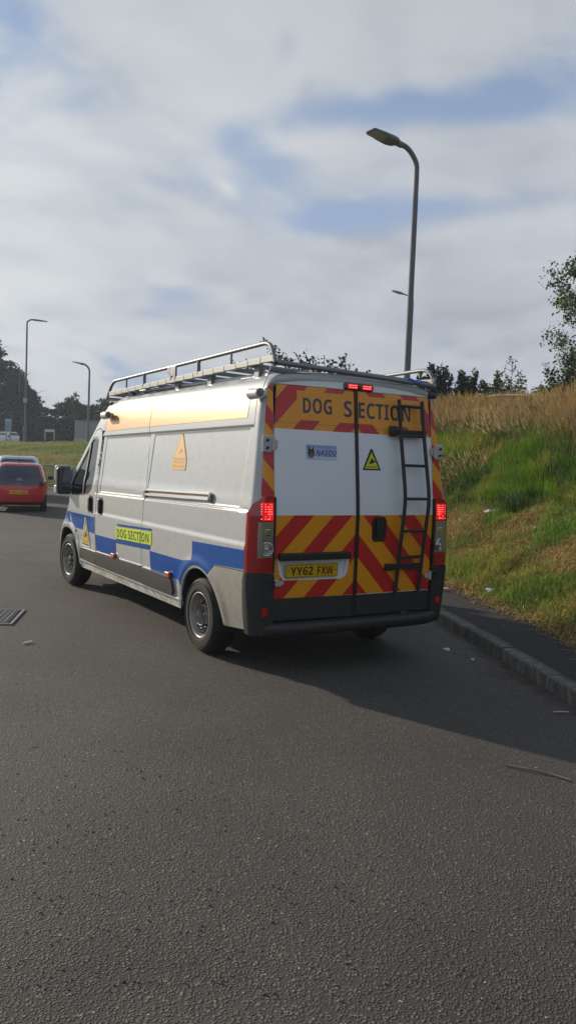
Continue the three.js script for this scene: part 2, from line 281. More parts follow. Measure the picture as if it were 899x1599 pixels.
// grass banks: soil sheet
const bankTex = dataTex(512, 512, (u, v, i, j) => {
  const a = tnoise(u, v, 2.2, 1), b = tnoise(u, v, 6, 7), s = nh(i, j, 3), t = clamp((a - 0.42) * 4 + (b - 0.5) * 2.5), f = 0.62 + (s - 0.5) * 0.5 + (b - 0.5) * 0.7;
  return [lerp(104, 146, t) * f, lerp(116, 124, t) * f, lerp(36, 62, t) * f];
}, true);
{
  const us = [G0 - 0.12, G0, 1.1, 1.4]; for (let u = 1.7; u < 12; u += 0.3) us.push(u); for (let u = 12; u < 22; u += 1) us.push(u); us.push(26, 34, 50, 80, 140, 240);
  const g = ribbon(0.5, KLEN - 1, us, (s, u, kz) => u < G0 ? 0.09 : bankY(s, u, kz), 0.6, 1 / 3.3);
  const uvA = g.attributes.uv, cc = new Float32Array(uvA.count * 3);   // green growth between the mown strip and the straw
  for (let i = 0; i < uvA.count; i++) { const s = uvA.getX(i) * 3.3, u = uvA.getY(i) * 3.3, near = s < S_FAR ? 1 : 0, gz = near * sstep(1.7, 2.3, u - G0 + (noise(s, u, 4) - 0.5)) * sstep(0.6, -0.4, u - tallEdge(s)); cc[i * 3] = lerp(1, 0.55, gz); cc[i * 3 + 1] = lerp(1, 1.25, gz); cc[i * 3 + 2] = lerp(1, 0.4, gz); }
  g.setAttribute('color', new THREE.BufferAttribute(cc, 3));
  struct('grass_bank', g, new THREE.MeshStandardMaterial({ map: bankTex, bumpMap: bankTex, bumpScale: 0.05, roughness: 0.95, vertexColors: true }));
}

// grasses
function tuft(r, n, o) {   // n blades: curved tapering strips
  const pos = [], nor = [], idx = [];
  for (let i = 0; i < n; i++) {
    const a = r() * 6.283, rad = Math.sqrt(r()) * o.spread, bx = Math.cos(a) * rad, bz = Math.sin(a) * rad, dir = r() * 6.283, len = o.len * (0.55 + 0.6 * r()), lean = o.lean * (0.3 + r()), w = o.w * (0.7 + 0.6 * r()), S = o.seg ?? 3;
    const dx = Math.cos(dir), dz = Math.sin(dir), sx = -dz, sz = dx, b0 = pos.length / 3;
    let x = bx, y = 0, z = bz, ang = lean * 0.25;
    for (let k = 0; k <= S; k++) {
      const t = k / S, ww = w * (1 - t * t) + w * 0.06;
      pos.push(x - sx * ww, y, z - sz * ww, x + sx * ww, y, z + sz * ww);
      const nx = -dx * Math.cos(ang) * 0.3 - 0.25, ny = Math.sin(ang) * 0.3 + 0.95, nz = -dz * Math.cos(ang) * 0.3; nor.push(nx, ny, nz, nx, ny, nz);
      x += dx * Math.sin(ang) * len / S; z += dz * Math.sin(ang) * len / S; y += Math.cos(ang) * len / S; ang += lean * 0.9 / S * (1 + t);
    }
    for (let k = 0; k < S; k++) idx.push(b0 + k * 2, b0 + k * 2 + 1, b0 + k * 2 + 2, b0 + k * 2 + 1, b0 + k * 2 + 3, b0 + k * 2 + 2);
    if (o.head && r() < 0.8) { // seed head: a loose spindle of small flakes
      for (let q = 0; q < 7; q++) { const h0 = pos.length / 3, t = q / 7, hx = x + dx * t * o.head * 0.3 + (r() - 0.5) * 0.03, hz = z + dz * t * o.head * 0.3 + (r() - 0.5) * 0.03, hy = y - o.head * 0.6 + t * o.head, f = 0.012 * (1.2 - t); pos.push(hx - f, hy, hz, hx + f, hy + 0.01, hz + f, hx, hy + 0.05, hz - f); for (let m = 0; m < 3; m++) nor.push(0.2, 0.9, 0.2); idx.push(h0, h0 + 1, h0 + 2); }
    }
  }
  const g = new THREE.BufferGeometry(); g.setAttribute('position', new THREE.Float32BufferAttribute(pos, 3)); g.setAttribute('normal', new THREE.Float32BufferAttribute(nor, 3)); g.setIndex(idx); return g;
}
const leafy = (c, t = 0.3) => mat(c, 0.9, 0, { transmission: t, thickness: 0, specularIntensity: 0.25 });
const white1 = mat([1, 1, 1], 0.8, 0, {});
function scatter(name, geo, m, count, seed, place, colour) {
  const im = new THREE.InstancedMesh(geo, m, count), r = rng(seed), M4 = new THREE.Matrix4(), q = new THREE.Quaternion(), e = new THREE.Euler(); let n = 0, guard = 0; const c = new THREE.Color();
  while (n < count && guard++ < count * 12) {
    const p = place(r); if (!p) continue;
    e.set((r() - 0.5) * (p.tilt ?? 0.3), r() * 6.283, (r() - 0.5) * (p.tilt ?? 0.3)); q.setFromEuler(e);
    M4.compose(V3(p.x, p.y, p.z), q, V3(p.sx ?? p.sc, p.sc, p.sx ?? p.sc)); im.setMatrixAt(n, M4); colour(r, p, c); im.setColorAt(n, c); n++;
  }
  im.count = n; im.name = numbered(name); im.userData = { kind: 'stuff', label: '' }; scene.add(im); return im;
}
const onBank = (s, u) => { const k = kAt(s), y = bankY(s, u, k.z); return { x: k.x + k.nx * u, y, z: k.z + k.nz * u, s, u, kz: k.z }; };
{
  const r = rng(21);
  const grassMat = leafy([1, 1, 1], 0.35);
  // mown strip
  const g1 = tuft(r, 16, { spread: 0.09, len: 0.10, lean: 1.5, w: 0.0035 });
  let m = scatter('mown_grass', g1, grassMat, 30000, 31, (r) => { const s = lerp(S_NEAR, S_NEAR + 22, Math.pow(r(), 1.25)), u = G0 + 0.02 + r() * 2.4; const th = thatch(s, u); if (r() < th * 0.85) return null; const e = sstep(0, 0.25, u - G0); if (r() > 0.35 + 0.65 * e) return null; return { ...onBank(s, u), sc: 0.55 + r() * 0.7 + (noise(s * 2.2, u * 2.2, 6) > 0.63 ? 0.7 : 0), sx: 1 }; },
    (r, p, c) => { const n = fbm(p.s * 1.3, p.u * 1.3, 3, 3), y = clamp((n - 0.35) * 2.2), f = (0.75 + r() * 0.5) * (0.7 + 0.7 * noise(p.s * 3.1, p.u * 3.4, 71)); c.setRGB(lerp(0.15, 0.33, y) * f, lerp(0.26, 0.31, y) * f, lerp(0.018, 0.05, y) * f); });
  m.userData.label = 'short mown grass on the lower bank beside the pavement';
  // dry cuttings
  const g2 = tuft(r, 14, { spread: 0.14, len: 0.19, lean: 3.4, w: 0.003 });
  m = scatter('dry_cut_grass', g2, leafy([1, 1, 1], 0.15), 17000, 32, (r) => { const s = lerp(S_NEAR, S_NEAR + 22, Math.pow(r(), 1.25)), u = G0 - 0.08 + r() * 2.7; const edge = u < G0 + 0.10 && r() < 0.25; if (!edge && r() > thatch(s, u) + 0.06) return null; return { ...onBank(s, u), sc: 0.7 + r() * 0.6, sx: 1, tilt: 0.7 }; },
    (r, p, c) => { const f = (0.65 + r() * 0.6) * (0.65 + 0.75 * noise(p.s * 4.1, p.u * 4.4, 81)), g = r(); c.setRGB(lerp(0.38, 0.54, g) * f, lerp(0.25, 0.38, g) * f, lerp(0.10, 0.14, g) * f); });
  m.userData.label = 'pinkish brown dried cuttings lying on the mown bank';
  // long green
  const g3 = tuft(r, 18, { spread: 0.12, len: 0.34, lean: 1.1, w: 0.0055 });
  m = scatter('long_green_grass', g3, grassMat, 26000, 33, (r) => { const s = lerp(S_NEAR - 1, S_FAR + 8, Math.pow(r(), 1.2)), u = G0 + 2.0 + r() * 3.4 + (noise(s * 0.9, 4, 4) - 0.5) * 0.8; if (u > tallEdge(s) + r() * 1.2) return null; return { ...onBank(s, u), sc: (0.5 + r() * 0.55) * (0.45 + 1.25 * noise(s * 1.5, u * 1.7, 8)), sx: 1.1 }; },
    (r, p, c) => { const n = fbm(p.s * 0.9, p.u * 1.2, 23, 3), y = clamp((n - 0.4) * 3), f = (0.7 + r() * 0.6) * (0.42 + 1.1 * fbm(p.s * 1.7, p.u * 2.2, 61, 3)), st = sstep(0.52, 0.66, fbm(p.s * 1.1, p.u * 1.4, 66, 3)) * (r() < 0.55 ? 1 : 0.25); c.setRGB(lerp(lerp(0.15, 0.29, y), 0.44, st) * f, lerp(lerp(0.34, 0.45, y), 0.38, st) * f, lerp(lerp(0.008, 0.02, y), 0.09, st) * f); });
  m.userData.label = 'bright green long grass halfway up the bank';
  // dark rank tufts
  const g4 = tuft(r, 26, { spread: 0.16, len: 0.5, lean: 1.5, w: 0.007 });
  m = scatter('rank_grass', g4, grassMat, 1500, 34, (r) => { const s = lerp(S_NEAR, S_FAR, r()), u = G0 + 1.6 + r() * 3.2; if (noise(s * 0.8, u * 1.0, 15) < 0.56) return null; return { ...onBank(s, u), sc: 0.6 + r() * 0.55 }; },
    (r, p, c) => { const f = 0.7 + r() * 0.6; c.setRGB(0.045 * f, 0.105 * f, 0.012 * f); });
  m.userData.label = 'dark rank tussocks standing out of the green bank';
  // tall straw
  const g5 = tuft(r, 11, { spread: 0.2, len: 0.62, lean: 0.8, w: 0.003, seg: 4, head: 0.16 });
  m = scatter('tall_dry_grass', g5, leafy([1, 1, 1], 0.25), 17000, 35, (r) => { const s = lerp(S_NEAR - 2, S_FAR + 6, Math.pow(r(), 1.1)), e = tallEdge(s), u = r() < 0.16 ? G0 + 1.7 + r() * (e - G0 - 1.7) : e + r() * (7.6 - e); if (u < e + 0.02 && r() > sstep(0.58, 0.70, noise(s * 0.7, u * 0.9, 27))) return null; if (u >= e && r() > sstep(-0.1, 1.0, u - e) + 0.25) return null; return { ...onBank(s, u), sc: (0.5 + r() * 0.5) * (0.55 + 0.8 * noise(s * 0.7, u * 0.7, 18)), sx: 1 }; },
    (r, p, c) => { const n = noise(p.s * 0.8, p.u * 0.8, 33), f = (0.65 + r() * 0.6) * (0.7 + 0.7 * noise(p.s * 1.9, p.u * 1.9, 91)); c.setRGB(lerp(0.50, 0.60, n) * f, lerp(0.32, 0.42, n) * f, lerp(0.11, 0.16, n) * f); });
  m.userData.label = 'tall reddish straw grass gone to seed along the bank top';
  const g6 = tuft(r, 14, { spread: 0.14, len: 0.5, lean: 0.8, w: 0.005 });
  m = scatter('green_undergrowth', g6, grassMat, 9000, 36, (r) => { const s = lerp(S_NEAR - 2, S_FAR + 6, Math.pow(r(), 1.1)), e = tallEdge(s), u = e - 0.2 + r() * (7.2 - e); if (r() > 0.25 + 0.75 * Math.exp(-((u - e) / 1.3))) return null; return { ...onBank(s, u), sc: 0.7 + r() * 0.5 }; },
    (r, p, c) => { const f = 0.7 + r() * 0.6, y = r(); c.setRGB(lerp(0.11, 0.24, y) * f, lerp(0.19, 0.23, y) * f, 0.03 * f); });
  m.userData.label = 'green stems among the dry grass of the upper bank';
  // far left bank
  const g7 = tuft(r, 12, { spread: 0.3, len: 0.15, lean: 1.6, w: 0.016 });
  m = scatter('far_bank_grass', g7, grassMat, 34000, 37, (r) => { const s = lerp(S_FAR - 2, toSU(-50, -58).s, r()), u = G0 + 0.1 + r() * 16.5; return { ...onBank(s, u), sc: 0.45 + r() * 0.5, sx: 1.1 }; },
    (r, p, c) => { const n = fbm(p.s * 0.35, p.u * 0.6, 43, 4), y = clamp((n - 0.38) * 3.2), f = 0.8 + r() * 0.4; c.setRGB(lerp(0.31, 0.52, y) * f, lerp(0.38, 0.44, y) * f, lerp(0.09, 0.15, y) * f); });
  m.userData.label = 'worn yellow green turf of the bank behind the parked red car';
}

// ------------------------------------------------------------------ the van
// van frame: x to its right, -z forwards, origin on the ground under the rear axle
const VAN_POS = [0.088, 0, -7.845], VAN_TURN = 0.54995;
const WYs = [0.3, 0.5, 0.75, 1.1, 1.40, 1.46, 2.1, 2.2, 2.36, 2.44], WXs = [0.955, 0.985, 1.012, 1.025, 1.02, 1.006, 0.931, 0.9165, 0.884, 0.827];
const W0 = (y) => { let s = 0; for (let k = -2; k <= 2; k++) s += interp(y + k * 0.022, WYs, WXs); return s / 5; };
const boxMask = (z, y, z0, z1, y0, y1, e) => sstep(z0 - e, z0 + e, z) * sstep(z1 + e, z1 - e, z) * sstep(y0 - e, y0 + e, y) * sstep(y1 + e, y1 - e, y);
function sideW(z, y) {
  let w = W0(y);
  if (z > -2.93) {
    const yl = 1.31 + 0.019 * (z + 1), y2 = 1.065 + 0.008 * (z + 1), yt = 2.0 + 0.022 * (z + 1);
    w -= 0.017 * sstep(yl - 0.006, yl + 0.012, y);                     // ledge under the pressed panels
    w += 0.012 * (1 - sstep(y2 - 0.03, y2 + 0.03, y)) * sstep(0.3, 0.6, y);
    w += 0.015 * sstep(yt - 0.012, yt + 0.016, y) - 0.010;
    const m = 0.010 * (boxMask(z, y, -1.33, 0.70, yl + 0.03, yt - 0.02, 0.012) + boxMask(z, y, -2.80, -1.45, yl + 0.03, yt - 0.02, 0.012));
    w -= m * 0.6; w += 0.010;
  } else {
    const t = clamp((-2.93 - z) / 1.2); w -= 0.10 * t * clamp((y - 1.30) / 1.0);
    w -= 0.022 * boxMask(z, y, -3.95, -3.05, 0.62, 0.97, 0.05) * 0.5;
  }
  const zs = lerp(-4.32, -3.92, clamp((y - 0.6) / 0.5)); if (z < zs) { const d = zs - z; w -= 0.30 * d * Math.min(1, d / 0.25 + 0.2); }
  for (const zc of [-4.035, 0]) { const d = Math.hypot(z - zc, y - 0.345); if (y > 0.34) w += (zc ? 0.024 : 0.014) * Math.exp(-(((d - 0.47) / 0.055) ** 2)); }
  return w;
}
const sideMap = (sg) => (z, y) => V3(sg * sideW(z, y), y, z);
const ZR = (y) => interp(y, [0.3, 0.55, 1.32, 1.45, 2.36, 2.47], [1.0, 1.0, 1.0, 0.99, 0.89, 0.865]);
const rearMap = (x, y) => V3(x, y, ZR(y) - 0.014 * (x / 0.83) ** 2);
const WB = (y) => W0(y) + (y < 1.05 ? 0.010 : 0);
function wrapMap(sg) {
  return (s, y) => {
    const W = WB(y), r = clamp(W - 0.838, 0.02, 0.075), z0 = ZR(y) - 0.014, L1 = Math.max(0, W - r - 0.83), q = r * Math.PI / 2;
    if (s < L1) return V3(sg * (0.83 + s), y, z0);
    if (s < L1 + q) { const f = (s - L1) / r; return V3(sg * (W - r + r * Math.sin(f)), y, z0 - r + r * Math.cos(f)); }
    return V3(sg * W, y, z0 - r - (s - L1 - q));
  };
}
// materials
const dirtTex = dataTex(512, 512, (u, v, i, j) => {
  const a = tnoise(u, v, 3, 2), b = tnoise(u, v, 11, 5), s = nh(i, j, 3), sp = s > 0.9925 ? 0.14 : 0, d = clamp((a - 0.52) * 1.4) * (0.35 + 0.65 * b) + sp, f = 1 - 0.16 * d - (s - 0.5) * 0.025;
  return [229 * f, 229 * f * (1 - 0.015 * d), 225 * f * (1 - 0.04 * d)];
}, true);
const paint = mat([1, 1, 1], 0.45, 0, { map: rep(dirtTex, 0.9, 0.9), clearcoat: 0.85, clearcoatRoughness: 0.06, color: lc(0.61, 0.63, 0.645), specularIntensity: 0.4 });
const doorWhite = mat([1, 1, 1], 0.4, 0, { map: rep(dirtTex, 0.8, 0.8), clearcoat: 0.5, clearcoatRoughness: 0.2, color: lc(0.92, 0.96, 1.0) });
const plasticMap = dataTex(256, 256, (u, v, i, j) => { const f = 0.94 + (tnoise(u, v, 4, 9) - 0.5) * 0.16 + (nh(i, j, 4) - 0.5) * 0.07; return [214 * f, 212 * f, 206 * f]; }, true);
const grimeTex = dataTex(512, 256, (u, v, i, j) => { const a = tnoise(u, v, 5, 31), b = tnoise(u, v, 16, 35), d = sstep(0.48, 0.56, a * 0.6 + b * 0.4) * (0.5 + 0.5 * b) + (nh(i, j, 6) > 0.97 ? 0.4 : 0), f = 1 - 0.22 * d; return [232 * f, 230 * f * (1 - 0.02 * d), 224 * f * (1 - 0.08 * d)]; }, true);
const greyPlastic = mat([0.105, 0.105, 0.102], 0.5, 0, { map: plasticMap });        // side rubbing strips
const palePlastic = mat([0.50, 0.49, 0.445], 0.6, 0, { map: plasticMap });          // worn pale bumper quarter
const darkPlastic = mat([0.040, 0.041, 0.043], 0.55, 0, { map: plasticMap });
const black = mat([0.012, 0.012, 0.013], 0.5), rubber = mat([0.02, 0.02, 0.021], 0.75, 0, { map: plasticMap }), gap = mat([0.012, 0.012, 0.012], 0.9);
const blueVinyl = mat('#2450b4', 0.45, 0, { map: rep(plasticMap, 1.3, 1.3), specularIntensity: 0.3 });
blueVinyl.color.setRGB(0.008, 0.135, 0.62);
const goldTex = dataTex(512, 128, (u, v, i, j) => { const f = 0.93 + (nh(i, j, 2) - 0.5) * 0.07; return [222 * f, 166 * f, 92 * f]; }, true);
const goldVinyl = mat([1, 1, 1], 0.36, 0.3, { map: rep(goldTex, 0.6, 2), clearcoat: 0.55, clearcoatRoughness: 0.22 });
const steel = mat([0.55, 0.56, 0.57], 0.42, 0.85), galv = mat([0.20, 0.205, 0.215], 0.5, 0.55), chrome = mat([0.7, 0.7, 0.7], 0.2, 1);
const boltMat = mat([0.06, 0.045, 0.04], 0.6, 0.5);
const tyreMat = mat([0.022, 0.022, 0.023], 0.82, 0, { map: plasticMap });
const glassDark = mat([0.12, 0.135, 0.14], 0.03, 0, { transmission: 1, thickness: 0, ior: 1.5 });
const redLens = mat([0.42, 0.012, 0.012], 0.16, 0, { clearcoat: 1, clearcoatRoughness: 0.05 });

const van = thing('panel_van', 'white panel van with blue squares, roof rack and chevron striped rear doors', 'van', VAN_POS, VAN_TURN);
// inner shell: the dark carcass behind the skins, closes the gaps
{
  const g = [], sec = (z, w) => { const pts = []; for (const y of [0.45, 0.8, 1.1, 1.4, 1.8, 2.1, 2.28, 2.38]) pts.push(V3(-(W0(y) - 0.05) * w, y, z)); pts.push(V3(-0.7, 2.44, z), V3(0, 2.47, z), V3(0.7, 2.44, z)); for (const y of [2.38, 2.28, 2.1, 1.8, 1.4, 1.1, 0.8, 0.45]) pts.push(V3((W0(y) - 0.05) * w, y, z)); pts.push(V3(0, 0.45, z)); return pts; };
  const rows = [sec(-2.86, 1), sec(-0.5, 1)]; g.push(loft(rows, true));
  const narrow = (z) => sec(z, 1).map((p) => V3(p.y < 1.0 ? clamp(p.x, -0.62, 0.62) : p.x, p.y < 1 ? Math.max(p.y, p.y < 0.5 ? 0.5 : p.y) : p.y, z));
  g.push(loft([narrow(-0.5), narrow(0.5)], true));
  g.push(loft([sec(0.5, 1), sec(0.80, 1)], true));
  const fan = (z) => { const s = sec(z, 1), p = [], h = new THREE.BufferGeometry(); for (let i = 0; i < s.length; i++) { const a = s[i], b = s[(i + 1) % s.length]; p.push(0, 1.3, z, a.x, a.y, z, b.x, b.y, z); } h.setAttribute('position', new THREE.Float32BufferAttribute(p, 3)); h.computeVertexNormals(); return h; };
  g.push(fan(-2.86), fan(0.80), fan(-0.5), fan(0.5));
  mesh('inner_shell', merge(g), gap, van);
  const f = [box(1.3, 0.14, 5.2, 0, 0.42, -2.0), box(1.7, 0.05, 3.0, 0, 0.44, -2.0), box(0.09, 0.12, 5.4, -0.42, 0.36, -1.9), box(0.09, 0.12, 5.4, 0.42, 0.36, -1.9), bar([-0.85, 0.345, 0], [0.85, 0.345, 0], 0.045), bar([-0.2, 0.33, -2.2], [-0.25, 0.3, 0.75], 0.032), rbox(0.28, 0.16, 0.6, 0.07, -0.2, 0.33, -1.6), rbox(0.55, 0.16, 0.7, 0.08, 0.1, 0.40, 0.62), box(1.1, 0.34, 0.9, 0, 0.45, -4.3), box(0.07, 0.02, 1.3, -0.55, 0.42, 0.1), box(0.07, 0.02, 1.3, 0.55, 0.42, 0.1)];
  mesh('chassis', merge(f), black, van);
}
const arc = (zc, r, a0, a1, n) => Array.from({ length: n + 1 }, (_, i) => { const a = lerp(a0, a1, i / n) * D2R; return [zc + r * Math.cos(a), 0.345 + r * Math.sin(a)]; });
const OUT = (sg) => V3(sg, 0.05, 0);
const CUTS = [];
for (const d of [-0.006, 0.0, 0.006, 0.012, 0.018, 0.03, 0.042]) CUTS.push((z, y) => y - (1.31 + 0.019 * (z + 1)) - d);
for (const d of [-0.03, -0.015, 0, 0.015, 0.03]) CUTS.push((z, y) => y - (1.065 + 0.008 * (z + 1)) - d);
for (const d of [-0.032, -0.02, -0.012, -0.003, 0.006, 0.016]) CUTS.push((z, y) => y - (2.0 + 0.022 * (z + 1)) - d);
for (const z0 of [-2.80, -1.45, -1.33, 0.70]) for (const d of [-0.012, 0, 0.012]) CUTS.push((z) => z - z0 - d);
for (const sg of [-1, 1]) {
  const M = sideMap(sg), L = sg < 0, mx = L ? 0.034 : 0.09, S = (pts, o = {}) => sheet(pts, M, { max: mx, out: OUT(sg), cuts: L ? CUTS : [], ...o });
  const dec = (name, pts, material, o = {}, parent = van, label) => mesh(name, S(pts, { off: 0.003, depth: 0.0022, max: mx, ...o }), material, parent, label);
  // cab door
  const dOut = [[-2.945, 0.415], [-2.895, 0.7], [-2.885, 1.25], [-2.93, 1.93], [-2.97, 2.02], [-3.06, 2.055], [-3.22, 2.03], [-3.33, 1.93], [-3.79, 1.53], [-3.96, 1.33], [-3.955, 0.98], [-3.86, 0.84], [-3.66, 0.76], [-3.57, 0.62], [-3.545, 0.415]];
  const win = [[-3.045, 1.925], [-3.03, 1.60], [-3.025, 1.42], [-3.07, 1.31], [-3.20, 1.25], [-3.50, 1.222], [-3.88, 1.212], [-3.915, 1.33], [-3.80, 1.50], [-3.39, 1.89], [-3.29, 1.955], [-3.13, 1.96]];
  const door = mesh('cab_door', S(dOut, { holes: [win], depth: 0.03 }), paint, van);
  mesh('door_window', S(win, { off: -0.012, depth: 0 }), glassDark, door);
  const inset = (p, k) => { const cx = p.reduce((a, q) => a + q[0], 0) / p.length, cy = p.reduce((a, q) => a + q[1], 0) / p.length; return p.map(([a, b]) => [cx + (a - cx) * k, cy + (b - cy) * k]); };
  mesh('window_seal', S(inset(win, 1.0), { holes: [inset(win, 0.93)], off: -0.004, depth: 0.01 }), black, door);
  mesh('quarter_post', S([[-3.42, 1.225], [-3.37, 1.225], [-3.37, 1.88], [-3.42, 1.84]], { off: 0, depth: 0.012 }), black, door);
  const handle = (z, y, par) => mesh('handle', merge([S([[z - 0.075, y - 0.105], [z + 0.075, y - 0.105], [z + 0.085, y - 0.05], [z + 0.085, y + 0.06], [z + 0.06, y + 0.105], [z - 0.06, y + 0.105], [z - 0.085, y + 0.05], [z - 0.085, y - 0.06]], { off: 0.004, depth: 0.01 }), new RoundedBoxGeometry(0.035, 0.17, 0.06, 2, 0.015).translate(sg * (sideW(z, y) + 0.016), y, z)]), black, par);
  handle(-3.08, 1.14, door);
  dec('door_trim', [[-2.955, 0.415], [-2.93, 0.57], [-3.47, 0.565], [-3.515, 0.53], [-3.53, 0.44], [-3.49, 0.42]], greyPlastic, { off: 0.02, depth: 0.02 }, door);
  dec('blue_square', [[-2.91, 0.79], [-2.905, 0.99], [-3.93, 0.985], [-3.86, 0.855], [-3.70, 0.79], [-3.66, 0.795]], blueVinyl, {}, door);
  // front wing: from the door to the bumper, over the arch
  const wing = mesh('front_wing', S([...arc(-4.035, 0.43, 38, 152, 18), [-4.50, 0.62], [-4.66, 0.75], [-4.62, 1.0], [-4.45, 1.19], [-4.1, 1.36], [-3.965, 1.36], [-3.965, 0.98], [-3.87, 0.845], [-3.72, 0.775]], { depth: 0.03 }), paint, van);
  dec('blue_square', [[-3.965, 0.985], [-3.962, 0.9], [-3.88, 0.855], [-4.06, 0.84], [-4.16, 0.835], [-4.2, 0.99]], blueVinyl, {}, wing);
  const lo = mesh('door_pillar', S([[-3.55, 0.415], [-3.58, 0.62], [-3.67, 0.752], [-3.70, 0.735], [-3.66, 0.58], [-3.62, 0.345], [-3.60, 0.30], [-3.5, 0.30], [-3.5, 0.41]], { depth: 0.03 }), paint, van);
  const bump = mesh('front_bumper_side', S([...arc(-4.035, 0.43, 153, 188, 6), [-4.44, 0.28], [-4.75, 0.28], [-4.80, 0.6], [-4.67, 0.745], [-4.51, 0.61]], { depth: 0.04 }), greyPlastic, van);
  // A pillar
  mesh('windscreen_pillar', S([[-2.955, 2.03], [-3.06, 2.065], [-3.23, 2.04], [-3.34, 1.94], [-3.80, 1.54], [-3.97, 1.345], [-4.08, 1.36], [-3.84, 1.56], [-3.40, 1.96], [-3.12, 2.18], [-2.93, 2.30], [-2.86, 2.335], [-2.86, 2.03]], { depth: 0.05 }), paint, van);
  // sliding door, rear panel, sill
  const sd = mesh('sliding_door', S([[-2.925, 0.415], [-2.875, 0.7], [-2.865, 1.25], [-2.915, 1.98], [-2.85, 2.03], [-2.85, 2.325], [-1.462, 2.325], [-1.47, 2.0], [-1.362, 1.37], [-1.39, 0.9], [-1.405, 0.415]], { depth: 0.03 }), paint, van);
  handle(-2.71, 1.14, sd);
  dec('gold_strip', [[-2.83, 2.02], [-2.845, 2.275], [-1.475, 2.315], [-1.485, 2.06]], goldVinyl, {}, sd);
  dec('blue_square', [[-2.868, 0.60], [-2.865, 0.79], [-2.165, 0.80], [-2.165, 0.60]], blueVinyl, {}, sd);
  dec('side_trim', [[-2.915, 0.415], [-2.89, 0.58], [-1.405, 0.607], [-1.41, 0.425]], greyPlastic, { off: 0.022, depth: 0.022 }, sd);
  mesh('side_marker', rbox(0.03, 0.05, 0.10, 0.008, sg * (sideW(-2.22, 0.62) + 0.02), 0.612, -2.22), mat([0.55, 0.12, 0.03], 0.3), sd);
  const a0 = arc(0, 0.425, 178, 4, 30);
  const sp = mesh('side_panel', S([[-1.392, 0.415], [-1.377, 0.9], [-1.35, 1.37], [-1.458, 2.0], [-1.45, 2.325], [0.745, 2.365], [0.775, 2.1], [0.86, 1.43], [0.868, 0.868], [0.33, 0.845], ...arc(0, 0.425, 58, 178, 22), [-0.43, 0.325], [-0.44, 0.325], [-0.44, 0.415]], { depth: 0.03 }), paint, van);
  dec('gold_strip', [[-1.473, 2.06], [-1.463, 2.315], [0.62, 2.345], [0.65, 2.11]], goldVinyl, {}, sp);
  dec('blue_square', [[-1.145, 0.60], [-1.145, 0.795], [-0.335, 0.80], [-0.13, 0.83], [-0.13, 0.80], ...arc(0, 0.452, 105, 152, 9), [-0.42, 0.60]], blueVinyl, {}, sp);
  dec('blue_square', [[-0.125, 0.81], [-0.12, 1.005], [0.865, 1.035], [0.864, 0.878], [0.325, 0.85], ...arc(0, 0.452, 62, 104, 7)], blueVinyl, {}, sp);
  dec('side_trim', [[-1.385, 0.425], [-1.378, 0.60], [-0.62, 0.602], [-0.585, 0.565], [-0.575, 0.47], [-0.62, 0.43]], greyPlastic, { off: 0.03, depth: 0.03 }, sp);
  mesh('side_marker', rbox(0.03, 0.05, 0.10, 0.008, sg * (sideW(-0.66, 0.62) + 0.025), 0.622, -0.655), mat([0.55, 0.12, 0.03], 0.3), sp);
  const sill = S([[-3.60, 0.30], [-3.60, 0.335], [-3.5, 0.405], [-0.44, 0.405], [-0.43, 0.315]], { depth: 0.05, max: 0.05 });
  mesh('sill', sill, mat([0.66, 0.66, 0.63], 0.6, 0, { map: rep(grimeTex, 0.35, 0.5) }), van);
  mesh('sill_ledge', rbox(0.03, 0.03, 3.1, 0.008, sg * (W0(0.40) + 0.005), 0.405, -2.0), paint, van);
  mesh('bumper_quarter', S([[0.335, 0.838], [0.868, 0.860], [0.885, 0.38], [0.44, 0.335], [0.425, 0.345], ...arc(0, 0.425, 4, 58, 12)], { off: 0.004, depth: 0.03 }), palePlastic, van);
  // wheel boxes
  for (const zc of [-4.035, 0]) {
    const g = new THREE.CylinderGeometry(0.415, 0.415, 0.4, 24, 1, true, 0, Math.PI).rotateZ(Math.PI / 2).rotateX(zc ? 0 : 0);
    const rows = []; for (const x of [0.985, 0.60]) rows.push(arc(zc, 0.428, 192, -12, 24).map(([z, y]) => V3(sg * x, y, z))); 
    const wall = []; const back = arc(zc, 0.428, 192, -12, 24); for (let i = 0; i + 1 < back.length; i++) wall.push(sg * 0.6, 0.345, zc, sg * 0.6, back[i][1], back[i][0], sg * 0.6, back[i + 1][1], back[i + 1][0]);
    const h = new THREE.BufferGeometry(); h.setAttribute('position', new THREE.Float32BufferAttribute(wall, 3)); h.computeVertexNormals();
    mesh('wheel_arch', merge([loft(rows), h]), gap, van);
  }
  // rear corner
  const R = wrapMap(sg), RW = (pts, o = {}) => sheet(pts, R, { max: L ? 0.02 : 0.03, out: null, depth: 0.006, ...o });
  const fix = (g) => g;
  const outw = V3(sg * 0.6, 0, 0.8);
  const sEnd = (y, zt) => { const W = WB(y), r = clamp(W - 0.838, 0.02, 0.075), L1 = Math.max(0, W - r - 0.83); return L1 + r * Math.PI / 2 + (ZR(y) - 0.014 - r - zt); };
  mesh('corner_pillar', RW([[0.0, 0.46], [0.0, 2.40], [sEnd(2.37, 0.757), 2.372], [sEnd(2.1, 0.785), 2.1], [sEnd(1.43, 0.868), 1.43], [sEnd(0.87, 0.875), 0.87], [sEnd(0.46, 0.885), 0.46]], { out: outw, depth: 0 }), paint, van);
